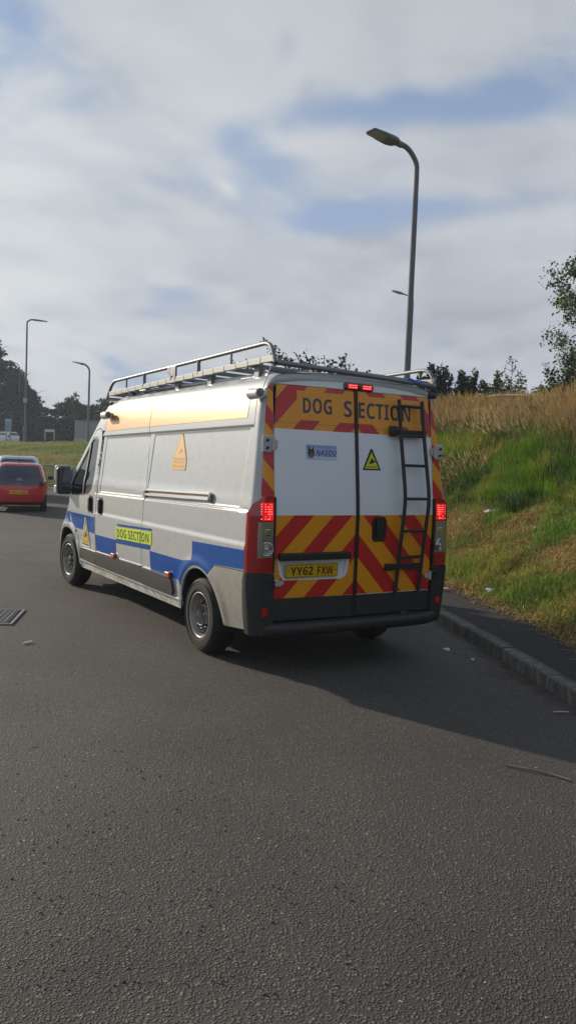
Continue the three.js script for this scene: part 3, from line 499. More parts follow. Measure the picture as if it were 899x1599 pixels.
  // chevron strip up the pillar
  const chevS = canvasTex(128, 1024, (g, w, h) => { g.fillStyle = '#e79a10'; g.fillRect(0, 0, w, h); g.fillStyle = '#c3201f'; for (let k = -2; k < 6; k++) { const y = h * (0.10 + k * 0.335); g.beginPath(); g.moveTo(0, y + (sg < 0 ? 150 : 0)); g.lineTo(w, y + (sg < 0 ? 0 : 150)); g.lineTo(w, y + (sg < 0 ? 0 : 150) + 170); g.lineTo(0, y + (sg < 0 ? 150 : 0) + 170); g.fill(); } });
  if (sg > 0) chevS.wrapS = THREE.RepeatWrapping;
  mesh('chevron_strip', RW([[0.004, 1.43], [0.004, 2.385], [0.045, 2.375], [0.062, 2.2], [0.085, 1.95], [0.125, 1.47], [0.128, 1.43]], { out: outw, off: 0.002, depth: 0, uvBox: 'fit' }), mat([1, 1, 1], 0.4, 0, { map: chevS, clearcoat: 0.3, clearcoatRoughness: 0.2 }), van);
  // tail lamp
  const lampOut = [[0.008, 0.865], [0.008, 1.465], [0.06, 1.478], [0.12, 1.462], [0.185, 1.41], [0.232, 1.33], [0.248, 1.22], [0.246, 0.985], [0.238, 0.865]];
  const lamp = mesh('tail_lamp', RW(lampOut, { out: outw, off: 0.022, depth: 0.03 }), redLens, van);
  mesh('lamp_bezel', RW([[0.0, 0.858], [0.0, 1.472], [0.018, 1.472], [0.018, 0.858]], { out: outw, off: 0.025, depth: 0.03 }), black, lamp);
  const lens = (name, x0, x1, y0, y1, m, off = 0.025) => mesh(name, RW([[x0, y0], [x1, y0], [x1, y1], [x0, y1]], { out: outw, off, depth: 0.006 }), m, lamp);
  lens('brake_lens', 0.026, 0.125, 1.285, 1.425, mat([0.5, 0.01, 0.01], 0.2, 0, { emissive: lc(1, 0.012, 0.02), emissiveIntensity: 0.5 }));
  const led = [], rr = rng(7); for (let a = 0; a < 6; a++) for (let b = 0; b < 7; b++) { if (rr() < 0.12) continue; const p = R(0.034 + a * 0.0165, 1.297 + b * 0.0195), s = 0.0032 + rr() * 0.0022; led.push(new THREE.SphereGeometry(s, 6, 4).translate(p.x + sg * 0.008 + (a > 2 ? sg * 0.008 : 0), p.y, p.z + 0.027 - (a > 3 ? 0.008 : 0))); }
  mesh('brake_bulbs', merge(led), mat([0.6, 0.05, 0.05], 0.3, 0, { emissive: lc(1, 0.16, 0.14), emissiveIntensity: 2.2 }), lamp);
  lens('clear_lens', 0.024, 0.150, 0.985, 1.27, mat([0.42, 0.41, 0.40], 0.22, 0.7, { clearcoat: 1, clearcoatRoughness: 0.04 }), 0.0255);
  const pc = R(0.078, 1.055), ref = []; ref.push(new THREE.TorusGeometry(0.052, 0.006, 8, 24), new THREE.TorusGeometry(0.036, 0.004, 8, 24), new THREE.TorusGeometry(0.022, 0.004, 8, 20), new THREE.SphereGeometry(0.014, 12, 8));
  mesh('reflector', merge([...ref.map((g) => g.rotateY(sg * 0.25).translate(pc.x, pc.y, pc.z + 0.028)), new RoundedBoxGeometry(0.05, 0.05, 0.012, 2, 0.004).translate(pc.x - sg * 0.005, 1.19, pc.z + 0.026), new RoundedBoxGeometry(0.02, 0.13, 0.012, 2, 0.004).translate(pc.x + sg * 0.035, 1.20, pc.z + 0.018)]), chrome, lamp);
  lens('fog_lens', 0.024, 0.19, 0.878, 0.975, mat([0.35, 0.01, 0.01], 0.22, 0, { clearcoat: 1, clearcoatRoughness: 0.06 }), 0.0245);
  // bumper corner
  mesh('bumper_corner', RW([[0.0, 0.36], [0.0, 0.845], [0.03, 0.858], [0.245, 0.862], [0.262, 0.80], [0.262, 0.55], [0.235, 0.36]], { out: outw, off: 0.030, depth: 0.05 }), darkPlastic, van);
  const rp = R(0.02, 0.52); mesh('reflector', rbox(0.05, 0.065, 0.012, 0.005, sg * 0.91, 0.545, 1.018), mat([0.5, 0.01, 0.015], 0.25), van);
  // hinges
  const hin = (y, x, h = 0.135) => { const g = merge([rbox(0.088, h, 0.02, 0.009, sg * (x + 0.03), y, ZR(y) + 0.002), bar([sg * (x - 0.025), y - h * 0.36, ZR(y) + 0.012], [sg * (x - 0.025), y + h * 0.36, ZR(y) + 0.012], 0.013), rbox(0.045, h * 0.5, 0.014, 0.005, sg * (x - 0.045), y, ZR(y))]); const m = mesh('door_hinge', g, paint, van); for (const yy of [y - h * 0.22, y + h * 0.22]) mesh('hinge_bolt', new THREE.CylinderGeometry(0.012, 0.012, 0.01, 10).rotateX(Math.PI / 2).translate(sg * (x + 0.035), yy, ZR(y) + 0.025), black, m); };
  hin(1.895, 0.872); hin(0.775, L ? 0.80 : 0.83, L ? 0.06 : 0.085);
  // roof lamp / camera pods
  const pod = (z, y, d) => { const x = sg * (W0(y) + 0.02); mesh('side_camera', merge([new THREE.CylinderGeometry(0.04, 0.046, 0.15, 18).rotateX(Math.PI / 2).translate(x + sg * 0.045, y, z), new THREE.SphereGeometry(0.046, 18, 10).scale(1, 1, 0.6).translate(x + sg * 0.045, y, z - d * 0.075), rbox(0.09, 0.05, 0.09, 0.015, x, y + 0.005, z), new THREE.TorusGeometry(0.037, 0.006, 8, 20).translate(x + sg * 0.045, y, z + d * 0.076)]), mat([0.62, 0.63, 0.64], 0.5), van); mesh('camera_lens', new THREE.SphereGeometry(0.033, 16, 8).scale(1, 1, 0.3).translate(x + sg * 0.045, y, z + d * 0.072), mat([0.16, 0.15, 0.14], 0.25), van); };
  if (L) { pod(0.83, 2.295, 1); pod(-2.72, 2.205, 1); } else mesh('roof_marker', rbox(0.09, 0.05, 0.12, 0.02, 0.845, 2.405, 0.84), black, van);
  // door mirror
  const mg = [new RoundedBoxGeometry(0.21, 0.37, 0.15, 4, 0.06).translate(sg * 1.085, 1.39, -4.0), new RoundedBoxGeometry(0.14, 0.08, 0.09, 3, 0.03).translate(sg * 0.96, 1.26, -3.93)];
  const mir = mesh('door_mirror', merge(mg), black, van);
  mesh('mirror_cap', merge([new RoundedBoxGeometry(0.20, 0.22, 0.09, 4, 0.04).translate(sg * 1.095, 1.475, -4.045), new RoundedBoxGeometry(0.05, 0.11, 0.11, 3, 0.02).translate(sg * 1.176, 1.27, -4.02)]), paint, mir);
  mesh('mirror_glass', merge([new RoundedBoxGeometry(0.165, 0.22, 0.012, 3, 0.005).translate(sg * 1.08, 1.455, -3.923), new RoundedBoxGeometry(0.165, 0.085, 0.012, 3, 0.005).translate(sg * 1.08, 1.29, -3.923)]), mat([0.3, 0.32, 0.33], 0.06, 0.9), mir);
  // wheels
  for (const zc of [-4.035, 0]) {
    const front = zc < 0, wh = new THREE.Group(); wh.name = 'wheel'; wh.position.set(sg * 0.885, 0.345, zc); if (front) wh.rotation.y = 0.06; van.add(wh);
    const P = [[0.192, -0.09], [0.21, -0.112], [0.255, -0.118], [0.30, -0.112], [0.328, -0.092], [0.340, -0.07], [0.3445, -0.04]].map(([r, x]) => new THREE.Vector2(r, x));
    const prof = [...P, ...P.slice().reverse().map((p) => new THREE.Vector2(p.x, -p.y))];
    const ty = [new THREE.LatheGeometry(prof, 64).rotateZ(-Math.PI / 2 * sg)];
    for (const rr2 of [0.232, 0.282, 0.30]) ty.push(new THREE.TorusGeometry(rr2, 0.0035, 6, 64).rotateY(Math.PI / 2).translate(sg * (rr2 > 0.25 ? 0.1145 : 0.115), 0, 0));
    for (let k = 0; k < 60; k++) for (const q of [-1, 1]) ty.push(new THREE.BoxGeometry(0.05, 0.012, 0.026).rotateY(q * 0.5).translate(q * 0.034 + (k % 2) * 0.008, 0.342, 0).rotateX(k / 60 * 6.2832));
    mesh('tyre', merge(ty), tyreMat, wh);
    const rimM = mat([0.56, 0.555, 0.54], 0.36, 0.3, { map: plasticMap });
    const barrel = [[0.192, -0.09], [0.205, -0.1], [0.208, -0.112], [0.200, -0.114], [0.192, -0.104], [0.183, -0.06], [0.172, -0.045], [0.172, 0.09]].map(([r, x]) => new THREE.Vector2(r, -x));
    const rim = [new THREE.LatheGeometry(barrel, 48).rotateZ(-Math.PI / 2 * sg)];
    const disc = new THREE.Shape(); disc.absarc(0, 0, 0.172, 0, 6.2832); const cen = new THREE.Path(); cen.absarc(0, 0, front ? 0.045 : 0.092, 0, 6.2832, true); disc.holes.push(cen);
    for (let k = 0; k < 10; k++) { const h = new THREE.Path(), a = (k + 0.5) / 10 * 6.2832; h.absellipse(Math.cos(a) * 0.136, Math.sin(a) * 0.136, 0.018, 0.021, 0, 6.2832, true, a); disc.holes.push(h); }
    const dg = new THREE.ExtrudeGeometry(disc, { depth: 0.006, bevelEnabled: true, bevelSize: 0.002, bevelThickness: 0.002, bevelSegments: 1, curveSegments: 40 });
    const pa = dg.attributes.position; for (let k = 0; k < pa.count; k++) { const rr3 = Math.hypot(pa.getX(k), pa.getY(k)); pa.setZ(k, pa.getZ(k) + (front ? 0.03 * sstep(0.17, 0.10, rr3) - 0.012 * sstep(0.075, 0.05, rr3) : 0.028 * sstep(0.17, 0.11, rr3))); } dg.computeVertexNormals();
    const off = front ? 0.075 : 0.065; rim.push(dg.rotateY(sg * Math.PI / 2).translate(sg * off, 0, 0));
    if (!front) rim.push(new THREE.LatheGeometry([[0.096, 0.098], [0.092, 0.095], [0.084, 0.03], [0.077, 0.008], [0.035, 0.008]].map(([r, x]) => new THREE.Vector2(r, x)), 40).rotateZ(-Math.PI / 2 * sg));
    mesh('rim', merge(rim), rimM, wh);
    mesh('hub', merge([new THREE.CylinderGeometry(0.036, 0.042, 0.06, 24).rotateZ(Math.PI / 2).translate(sg * (front ? 0.06 : 0.025), 0, 0), new THREE.SphereGeometry(0.036, 18, 10).scale(0.4, 1, 1).translate(sg * (front ? 0.09 : 0.056), 0, 0)]), mat([0.06, 0.05, 0.045], 0.6, 0.2), wh);
    for (let k = 0; k < 5; k++) { const a = k / 5 * 6.2832 + 0.3; mesh('wheel_bolt', new THREE.CylinderGeometry(0.011, 0.011, 0.03, 6).rotateZ(Math.PI / 2).translate(sg * (front ? 0.083 : 0.02), Math.sin(a) * 0.06, Math.cos(a) * 0.06), boltMat, wh); }
    mesh('brake_drum', new THREE.CylinderGeometry(0.168, 0.168, 0.09, 28).rotateZ(Math.PI / 2).translate(-sg * 0.03, 0, 0), mat([0.012, 0.011, 0.01], 0.9), wh);
  }
}
// left side writing and signs
{
  const M = sideMap(-1), S = (pts, o = {}) => sheet(pts, M, { max: 0.026, out: OUT(-1), off: 0.0045, depth: 0.001, ...o });
  const vinyl = (t) => mat([1, 1, 1], 0.38, 0, { map: t, clearcoat: 0.3, clearcoatRoughness: 0.3 });
  const dog = canvasTex(1024, 136, (g, w, h) => { g.fillStyle = '#cfe80c'; g.fillRect(0, 0, w, h); g.fillStyle = '#15170f'; g.font = 'bold 132px sans-serif'; g.textBaseline = 'middle'; g.textAlign = 'left'; const t = 'DOG SECTION'; g.save(); const m = g.measureText(t).width; g.translate(30, h * 0.53); g.scale((w - 80) / m, 1.0); g.fillText(t, 0, 0); g.restore(); });
  const yl = (z) => 0.818 + 0.038 * (z + 2.14), yh = (z) => 0.95 + 0.038 * (z + 2.14);
  for (const [a, b] of [[-2.145, -1.402], [-1.382, -1.095]]) {
    const par = van.children.find((c) => c.name === (a < -2 ? 'sliding_door' : 'side_panel'));
    mesh('dog_section_sign', S([[a, yl(a)], [b, yl(b)], [b, yh(b)], [a, yh(a)]], { uvBox: null }), vinyl(dog), par);
    const g = par.children[par.children.length - 1].geometry, uv = g.attributes.uv; for (let i = 0; i < uv.count; i++) { const z = uv.getX(i), y = uv.getY(i); uv.setXY(i, (z + 2.145) / 1.05, (y - yl(z)) / (yh(z) - yl(z))); }
    mesh('blue_line', S([[a + (a < -2 ? 0.05 : 0), yh(a) + 0.012], [b, yh(b) + 0.012], [b, yh(b) + 0.034], [a + (a < -2 ? 0.05 : 0), yh(a) + 0.034]]), blueVinyl, par);
    mesh('blue_line', S([[a, yl(a) - 0.052], [b - (b > -1.2 ? 0.045 : 0), yl(b) - 0.052], [b - (b > -1.2 ? 0.045 : 0), yl(b) - 0.004], [a, yl(a) - 0.004]]), blueVinyl, par);
  }
  const dogHead = (g, x, y, s) => { g.beginPath(); const p = [[-.62, .42], [-.35, .30], [-.28, .02], [-.12, -.25], [.02, -.62], [.10, -.30], [.22, -.55], [.30, -.18], [.58, .02], [.88, .16], [.84, .32], [.5, .40], [.42, .62], [.1, .5], [-.1, .72], [-.5, .72]]; p.forEach(([a, b], i) => g[i ? 'lineTo' : 'moveTo'](x + a * s, y + b * s)); g.closePath(); g.fill(); };
  const tri = canvasTex(256, 288, (g, w, h) => { g.fillStyle = '#15150f'; g.fillRect(0, 0, w, h); g.fillStyle = '#e8c81a'; g.beginPath(); g.moveTo(w / 2, 34); g.lineTo(w - 26, h - 20); g.lineTo(26, h - 20); g.fill(); g.fillStyle = '#15150f'; dogHead(g, w / 2 - 4, 160, 62); g.font = 'bold 34px sans-serif'; g.textAlign = 'center'; g.fillText('DOG UNIT', w / 2, h - 30); });
  const dr = van.children.find((c) => c.name === 'cab_door'), spn = van.children.find((c) => c.name === 'side_panel');
  mesh('warning_triangle', S([[-3.46, 0.605], [-3.16, 0.605], [-3.285, 0.945], [-3.30, 0.945]], { uvBox: [-3.46, 0.605, 0.30, 0.34], off: 0.006 }), vinyl(tri), dr);
  const edge = [[-3.485, 0.592], [-3.14, 0.592], [-3.28, 0.965], [-3.305, 0.965]];
  mesh('triangle_border', S(edge, { holes: [[[-3.452, 0.61], [-3.168, 0.61], [-3.286, 0.935], [-3.299, 0.935]]], off: 0.0075 }), mat([0.7, 0.69, 0.6], 0.5), dr);
  const gold = canvasTex(256, 384, (g, w, h) => { g.fillStyle = '#e8ab3c'; g.fillRect(0, 0, w, h); g.strokeStyle = '#a06a20'; g.lineWidth = 7; g.beginPath(); g.moveTo(w * 0.52, 16); g.lineTo(w - 14, h * 0.69); g.lineTo(14, h * 0.69); g.closePath(); g.stroke(); g.fillStyle = '#a87024'; dogHead(g, w * 0.52, h * 0.46, 52); g.fillRect(0, h * 0.705, w, 6); g.fillStyle = '#8a5a1c'; g.textAlign = 'center'; g.font = 'bold 46px sans-serif'; g.fillText('SECURITY', w / 2, h * 0.83); g.fillText('DOG UNIT', w / 2, h * 0.95); });
  mesh('warning_triangle', S([[-0.80, 1.635], [-0.48, 1.635], [-0.48, 1.735], [-0.635, 1.985], [-0.655, 1.985], [-0.80, 1.735]], { uvBox: 'fit' }), vinyl(gold), spn, 'gold dog warning triangle sticker high on the van side');
  // sliding door rail
  const railM = mat([0.8, 0.8, 0.79], 0.3, 0.1, { clearcoat: 0.6, clearcoatRoughness: 0.15 }), z0 = -1.36, z1 = 0.19; const X = -(sideW(-0.5, 1.39) + 0.012);
  const rg = (dy, h, t, m, nm) => mesh(nm, sheet([[z0 + 0.03, 1.352 + dy], [z1 - 0.03, 1.393 + dy], [z1 - 0.03, 1.393 + dy + h], [z0 + 0.03, 1.352 + dy + h]], M, { out: OUT(-1), off: t, depth: t + 0.004, max: 0.06 }), m, spn);
  rg(-0.004, 0.022, 0.036, railM, 'rail_lower_lip'); rg(0.044, 0.02, 0.032, railM, 'rail_upper_lip'); rg(0.018, 0.026, 0.008, mat([0.42, 0.30, 0.22], 0.6, 0.3), 'rail_channel');
  for (const z of [z0 + 0.02, z1 - 0.02]) mesh('rail_end', rbox(0.03, 0.07, 0.05, 0.01, -(sideW(z, 1.39) + 0.012), 1.388 + 0.028 * (z + 0.6), z), mat([0.14, 0.13, 0.12], 0.6), spn);
}
// roof, bonnet, windscreen, front
{
  const ts = []; for (let i = 0; i <= 28; i++) ts.push(-1 + i / 14);
  const sec = (z, k, wk = 1, dy = 0) => { const a = [[0.884, 2.325], [0.869, 2.37], [0.835, 2.415], [0.78, 2.455], [0.66, 2.485], [0.4, 2.508], [0, 2.515]]; const pts = [...a.map(([x, y]) => [-x, y]), ...a.slice(0, -1).reverse()]; return pts.map(([x, y]) => V3(x * wk, 2.325 + (y - 2.325) * k + dy + 0.02 * (z + 1) * (y > 2.3 ? 0.55 : 0), z)); };
  const rows = [sec(-3.12, 0.25, 0.93, -0.10), sec(-3.02, 0.55, 0.955, -0.05), sec(-2.88, 0.85, 0.985, -0.01), sec(-2.6, 1)]; for (let z = -2.2; z < 0.7; z += 0.4) rows.push(sec(z, 1)); rows.push(sec(0.72, 0.99), sec(0.80, 0.95), sec(0.85, 0.86), sec(0.875, 0.74), sec(0.872, 0.45, 0.99), sec(0.84, 0.2, 0.97));
  mesh('roof', loft(rows), paint, van);
  const y1 = (x) => 2.44 - 0.09 * (Math.abs(x) / 0.84) ** 3.5; const top = []; for (let i = 0; i <= 20; i++) { const x = 0.825 - 1.65 * i / 20; top.push([x, y1(x) + 0.008]); }
  mesh('rear_header', sheet([[-0.825, 2.388], [0.825, 2.388], ...top.filter((p) => p[1] > 2.39)], rearMap, { out: V3(0, 0, 1), depth: 0.02, off: 0.003 }), doorWhite, van);
  const rg = []; for (const x of [-0.55, -0.28, 0, 0.28, 0.55]) rg.push(rbox(0.06, 0.016, 3.0, 0.007, x, 2.505, -1.1)); mesh('roof_ribs', merge(rg), paint, van);
  // front end: loft of cross lines from roof edge to bumper
  const fr = (y, zc, cv, n = 25) => Array.from({ length: n }, (_, i) => { const t = -1 + 2 * i / (n - 1), z = zc + cv * Math.abs(t) ** 2.6; return [t, z, y]; }).map(([t, z, yy]) => V3(t * (sideW(Math.max(z, -4.7), yy) - 0.004), yy, z));
  mesh('windscreen', loft([fr(2.26, -3.16, 0.24), fr(1.95, -3.62, 0.26), fr(1.6, -4.08, 0.29), fr(1.40, -4.36, 0.33)]), glassDark, van);
  mesh('bonnet', loft([fr(1.40, -4.36, 0.33), fr(1.30, -4.55, 0.36), fr(1.18, -4.74, 0.38), fr(1.02, -4.86, 0.36), fr(0.90, -4.90, 0.34)]), paint, van);
  mesh('front_bumper', loft([fr(0.905, -4.90, 0.34), fr(0.75, -4.97, 0.35), fr(0.55, -4.99, 0.34), fr(0.36, -4.95, 0.32), fr(0.27, -4.85, 0.30)]), greyPlastic, van);
  // cab inside
  const seat = (x) => merge([rbox(0.5, 0.16, 0.5, 0.06, x, 0.86, -3.2), rbox(0.48, 0.62, 0.14, 0.06, x, 1.2, -2.98), rbox(0.26, 0.18, 0.1, 0.04, x, 1.62, -2.96)]);
  mesh('cab_seat', seat(-0.5), mat([0.03, 0.032, 0.036], 0.9), van); mesh('cab_seat', seat(0.5), mat([0.03, 0.032, 0.036], 0.9), van);
  mesh('dashboard', merge([rbox(1.75, 0.3, 0.5, 0.08, 0, 1.1, -4.05), new THREE.TorusGeometry(0.2, 0.015, 8, 24).rotateX(-0.9).translate(0.5, 1.25, -3.72)]), mat([0.025, 0.025, 0.027], 0.8), van);
}
// rear doors: print in metres, x -0.85..0.85, y 0.45..2.40
const chev = canvasTex(1360, 1560, (g, w, h) => {
  const X = (x) => (x + 0.85) * 800, Y = (y) => (2.40 - y) * 800, Yc = '#e59608', Rc = '#bf1d1c';
  const band = (y0, y1, ph) => { g.save(); g.beginPath(); g.rect(0, Y(y1), w, Y(y0) - Y(y1)); g.clip(); g.fillStyle = Yc; g.fillRect(0, Y(y1), w, Y(y0) - Y(y1)); g.fillStyle = Rc; const sl = 0.96; for (const sd of [-1, 1]) { g.save(); g.beginPath(); if (sd < 0) g.rect(0, 0, X(-0.018), h); else g.rect(X(-0.018), 0, w, h); g.clip(); for (let k = -6; k < 6; k++) { const xa = -0.018 + sd * (ph + k * 0.385), dx = -sd * -1 * 0; const f = (x, y) => g.lineTo(X(x), Y(y)); g.beginPath(); const run = (y1 - y0) * sl; f(xa, y1); f(xa + sd * 0.19, y1); f(xa + sd * (0.19 + run), y0); f(xa + sd * run, y0); g.closePath(); g.fill(); } g.restore(); } g.restore(); };
  g.fillStyle = '#e2e6ea'; g.fillRect(0, 0, w, h);
  band(2.025, 2.395, 0.09); band(0.645, 1.325, -0.30 + 0.385 * 0 + 0.30 + 0.055);
  g.fillStyle = Yc; g.fillRect(X(-0.61), Y(2.345), X(0.70) - X(-0.61), Y(2.105) - Y(2.345));
  g.fillStyle = '#33223a'; g.font = 'bold 132px sans-serif'; g.textBaseline = 'alphabetic';
  const word = (t, x0, x1, y0, y1) => { const m = g.measureText(t); const cap = 132 * 0.715; g.save(); g.translate(X(x0), Y(y0)); g.scale((X(x1) - X(x0)) / m.width, (Y(y0) - Y(y1)) / cap); g.fillText(t, 0, 0); g.restore(); };
  word('DOG', -0.565, -0.255, 2.165, 2.29); word('S', -0.155, -0.052, 2.158, 2.292); word('ECTION', -0.008, 0.60, 2.155, 2.29);
  g.strokeStyle = 'rgba(70,45,10,0.55)'; g.lineWidth = 2; g.beginPath(); g.moveTo(X(-0.82), Y(2.078)); g.lineTo(X(0.82), Y(2.072)); g.stroke();
  const r = rng(3); for (let i = 0; i < 5200; i++) { const v = r(); g.fillStyle = v < 0.6 ? 'rgba(90,80,60,0.10)' : 'rgba(255,255,255,0.05)'; g.beginPath(); g.arc(r() * w, r() * r() * h * 0 + r() * h, 0.8 + r() * 2.4, 0, 6.3); g.fill(); }
});
const chevMat = mat([1, 1, 1], 0.42, 0, { map: chev, clearcoat: 0.35, clearcoatRoughness: 0.22 });
{
  const UB = [-0.85, 0.45, 1.70, 1.95], S = (pts, o = {}) => sheet(pts, rearMap, { max: 0.05, out: V3(0, 0, 1), uvBox: UB, depth: 0.02, off: 0.002, ...o });
  const rec = [[-0.795, 0.965], [-0.77, 0.845], [-0.735, 0.795], [-0.155, 0.788], [-0.11, 0.83], [-0.09, 0.955]];
  const ld = mesh('rear_door', S([[-0.815, 0.47], [-0.028, 0.465], [-0.028, 2.383], [-0.795, 2.383], [-0.825, 2.04], [-0.832, 1.33], [-0.822, 0.9]], { holes: [rec] }), chevMat, van, 'left rear door with the number plate');
  const rd = mesh('rear_door', S([[0.003, 0.465], [0.815, 0.47], [0.822, 0.9], [0.832, 1.33], [0.825, 2.04], [0.795, 2.383], [0.003, 2.383]]), chevMat, van, 'right rear door behind the ladder');
  mesh('door_seal', sheet([[-0.037, 0.46], [-0.012, 0.46], [-0.012, 2.385], [-0.037, 2.385]], rearMap, { out: V3(0, 0, 1), off: 0.012, depth: 0.02 }), black, ld);
  mesh('door_foot', sheet([[-0.815, 0.468], [-0.034, 0.463], [-0.034, 0.643], [-0.822, 0.648]], rearMap, { out: V3(0, 0, 1), off: 0.008, depth: 0.01 }), darkPlastic, ld);
  mesh('door_foot', sheet([[-0.006, 0.461], [0.817, 0.466], [0.824, 0.641], [-0.006, 0.641]], rearMap, { out: V3(0, 0, 1), off: 0.008, depth: 0.01 }), darkPlastic, rd);
  const deep = (x, y) => rearMap(x, y).add(V3(0, 0, -0.03));
  mesh('plate_recess', merge([sheet(rec, deep, { out: V3(0, 0, 1), depth: 0, off: 0 }), sheet(rec, rearMap, { holes: [rec.map(([x, y]) => [-0.44 + (x + 0.44) * 0.93, 0.88 + (y - 0.88) * 0.9])], out: V3(0, 0, 1), off: 0.004, depth: 0.035 })]), doorWhite, ld);
  const plate = canvasTex(1040, 222, (g, w, h) => { g.fillStyle = '#d9a712'; g.fillRect(0, 0, w, h); g.strokeStyle = '#2a2410'; g.lineWidth = 5; g.strokeRect(8, 8, w - 16, h - 16); g.fillStyle = '#14130f'; g.font = 'bold 215px sans-serif'; g.textBaseline = 'middle'; const put = (t, x0, x1) => { const m = g.measureText(t).width; g.save(); g.translate(x0, h * 0.53); g.scale((x1 - x0) / m, 0.95); g.fillText(t, 0, 0); g.restore(); }; put('YY62', 92, 545); put('FXW', 610, 950); for (const x of [52, 988]) { g.beginPath(); g.arc(x, h / 2, 13, 0, 6.3); g.fill(); } });
  const pl = mesh('number_plate', rbox(0.52, 0.111, 0.008, 0.003, 0, 0, 0), mat([0.5, 0.35, 0.03], 0.4), ld); pl.position.set(-0.452, 0.866, 0.985);
  mesh('plate_face', new THREE.PlaneGeometry(0.512, 0.104).translate(0, 0, 0.0055), mat([1, 1, 1], 0.35, 0, { map: plate, clearcoat: 0.5 }), pl);
  mesh('plate_handle', merge([rbox(0.70, 0.062, 0.05, 0.012, -0.44, 0.988, 1.012)]), black, ld);
  mesh('door_handle', merge([sheet([[0.16, 1.095], [0.27, 1.095], [0.292, 1.125], [0.292, 1.28], [0.27, 1.31], [0.16, 1.31], [0.14, 1.28], [0.14, 1.125]], rearMap, { out: V3(0, 0, 1), off: 0.008, depth: 0.01 }), rbox(0.05, 0.15, 0.03, 0.012, 0.2, 1.21, 1.02)]), black, rd);
  const nas = canvasTex(512, 220, (g, w, h) => { const gr = '#aab9dc'; g.fillStyle = gr; g.fillRect(0, 0, w, h); g.fillStyle = '#8ba0cf'; g.fillRect(0, 0, w, 52); g.fillStyle = '#c3cfe8'; g.fillRect(130, 168, w - 140, 40); g.fillStyle = '#1d2350'; g.font = 'italic bold 116px sans-serif'; g.textBaseline = 'middle'; g.save(); g.translate(150, 112); const m = g.measureText('NASDU').width; g.scale(350 / m, 1); g.fillText('NASDU', 0, 0); g.restore(); g.fillRect(150, 160, 350, 8); g.fillStyle = '#4a3428'; g.beginPath(); g.ellipse(80, 128, 56, 66, 0, 0, 6.3); g.fill(); g.fillStyle = '#231a16'; for (const [a, b] of [[46, 30], [112, 34]]) { g.beginPath(); g.moveTo(a - 24, b + 62); g.lineTo(a, b - 18); g.lineTo(a + 26, b + 58); g.fill(); } g.fillStyle = '#7d5638'; g.beginPath(); g.ellipse(84, 160, 34, 36, 0, 0, 6.3); g.fill(); });
  const q = (x0, x1, y0, y1) => [[x0, y0], [x1, y0], [x1, y1], [x0, y1]];
  mesh('sticker', sheet(q(-0.53, -0.228, 1.785, 1.905), rearMap, { out: V3(0, 0, 1), off: 0.004, depth: 0.001, uvBox: 'fit' }), mat([1, 1, 1], 0.4, 0, { map: nas }), ld, 'pale blue dog organisation sticker');
  const tri = canvasTex(256, 256, (g, w, h) => { g.fillStyle = '#15150f'; g.fillRect(0, 0, w, h); g.fillStyle = '#d6d22a'; g.beginPath(); g.moveTo(w / 2, 38); g.lineTo(w - 30, h - 18); g.lineTo(30, h - 18); g.fill(); g.fillStyle = '#15150f'; g.beginPath(); [[-.62, .42], [-.35, .30], [-.28, .02], [-.12, -.25], [.02, -.62], [.10, -.30], [.22, -.55], [.30, -.18], [.58, .02], [.88, .16], [.84, .32], [.5, .40], [.42, .62], [.1, .5], [-.1, .72], [-.5, .72]].forEach(([a, b], i) => g[i ? 'lineTo' : 'moveTo'](w / 2 + a * 58, 140 + b * 58)); g.fill(); g.font = 'bold 30px sans-serif'; g.textAlign = 'center'; g.fillText('DOG UNIT', w / 2, h - 28); });
  mesh('warning_triangle', sheet([[0.037, 1.712], [0.235, 1.712], [0.145, 1.895], [0.127, 1.895]], rearMap, { out: V3(0, 0, 1), off: 0.004, depth: 0.001, uvBox: 'fit' }), mat([1, 1, 1], 0.4, 0, { map: tri }), rd);
  // bumper bar and step
  const bsec = [[0.335, 0.93], [0.33, 1.03], [0.36, 1.075], [0.41, 1.078], [0.44, 1.055], [0.445, 0.99]];
  const bx = []; for (let i = 0; i <= 24; i++) { const t = -1 + i / 12, x = t * 0.985, e = Math.abs(t) ** 8 * 0.11; bx.push(bsec.map(([y, z]) => V3(x, y + Math.abs(t) ** 6 * 0.012, z - e))); }
  mesh('rear_bumper', loft(bx), darkPlastic, van);
  // high brake light
  const bl = mesh('high_brake_light', rbox(0.31, 0.068, 0.05, 0.025, 0.012, 2.418, 0.885), mat([0.05, 0.006, 0.008], 0.2, 0, { clearcoat: 1 }), van);
  for (const x of [-0.065, 0.085]) { mesh('brake_lens', rbox(0.105, 0.042, 0.012, 0.005, x, 2.418, 0.908), mat([0.5, 0.01, 0.01], 0.25, 0, { emissive: lc(1, 0.014, 0.02), emissiveIntensity: 0.28 }), bl); const g = []; for (let a = 0; a < 5; a++) for (let b = 0; b < 2; b++) g.push(new THREE.SphereGeometry(0.0055, 6, 4).translate(x - 0.036 + a * 0.018, 2.409 + b * 0.018, 0.914)); mesh('brake_bulbs', merge(g), mat([0.6, 0.05, 0.05], 0.3, 0, { emissive: lc(1, 0.15, 0.13), emissiveIntensity: 2.2 }), bl); }
  // ladder
  const lad = new THREE.Group(); lad.name = 'rear_ladder'; van.add(lad);
  const lm = mat([0.018, 0.019, 0.022], 0.55);
  const prof = [[2.34, 0.945], [2.05, 0.985], [1.47, 1.09], [0.86, 1.035], [0.62, 1.015]];
  const zAt = (y) => interp(-y, prof.map((p) => -p[0]), prof.map((p) => p[1]));
  for (const x of [0.415, 0.675]) mesh('rail', bent(prof.map(([y, z]) => [x + (x > 0.5 ? 0.02 : 0.01) * Math.exp(-(((y - 1.47) / 0.5) ** 2)), y, z]), 0.0165, 0.12), lm, lad);
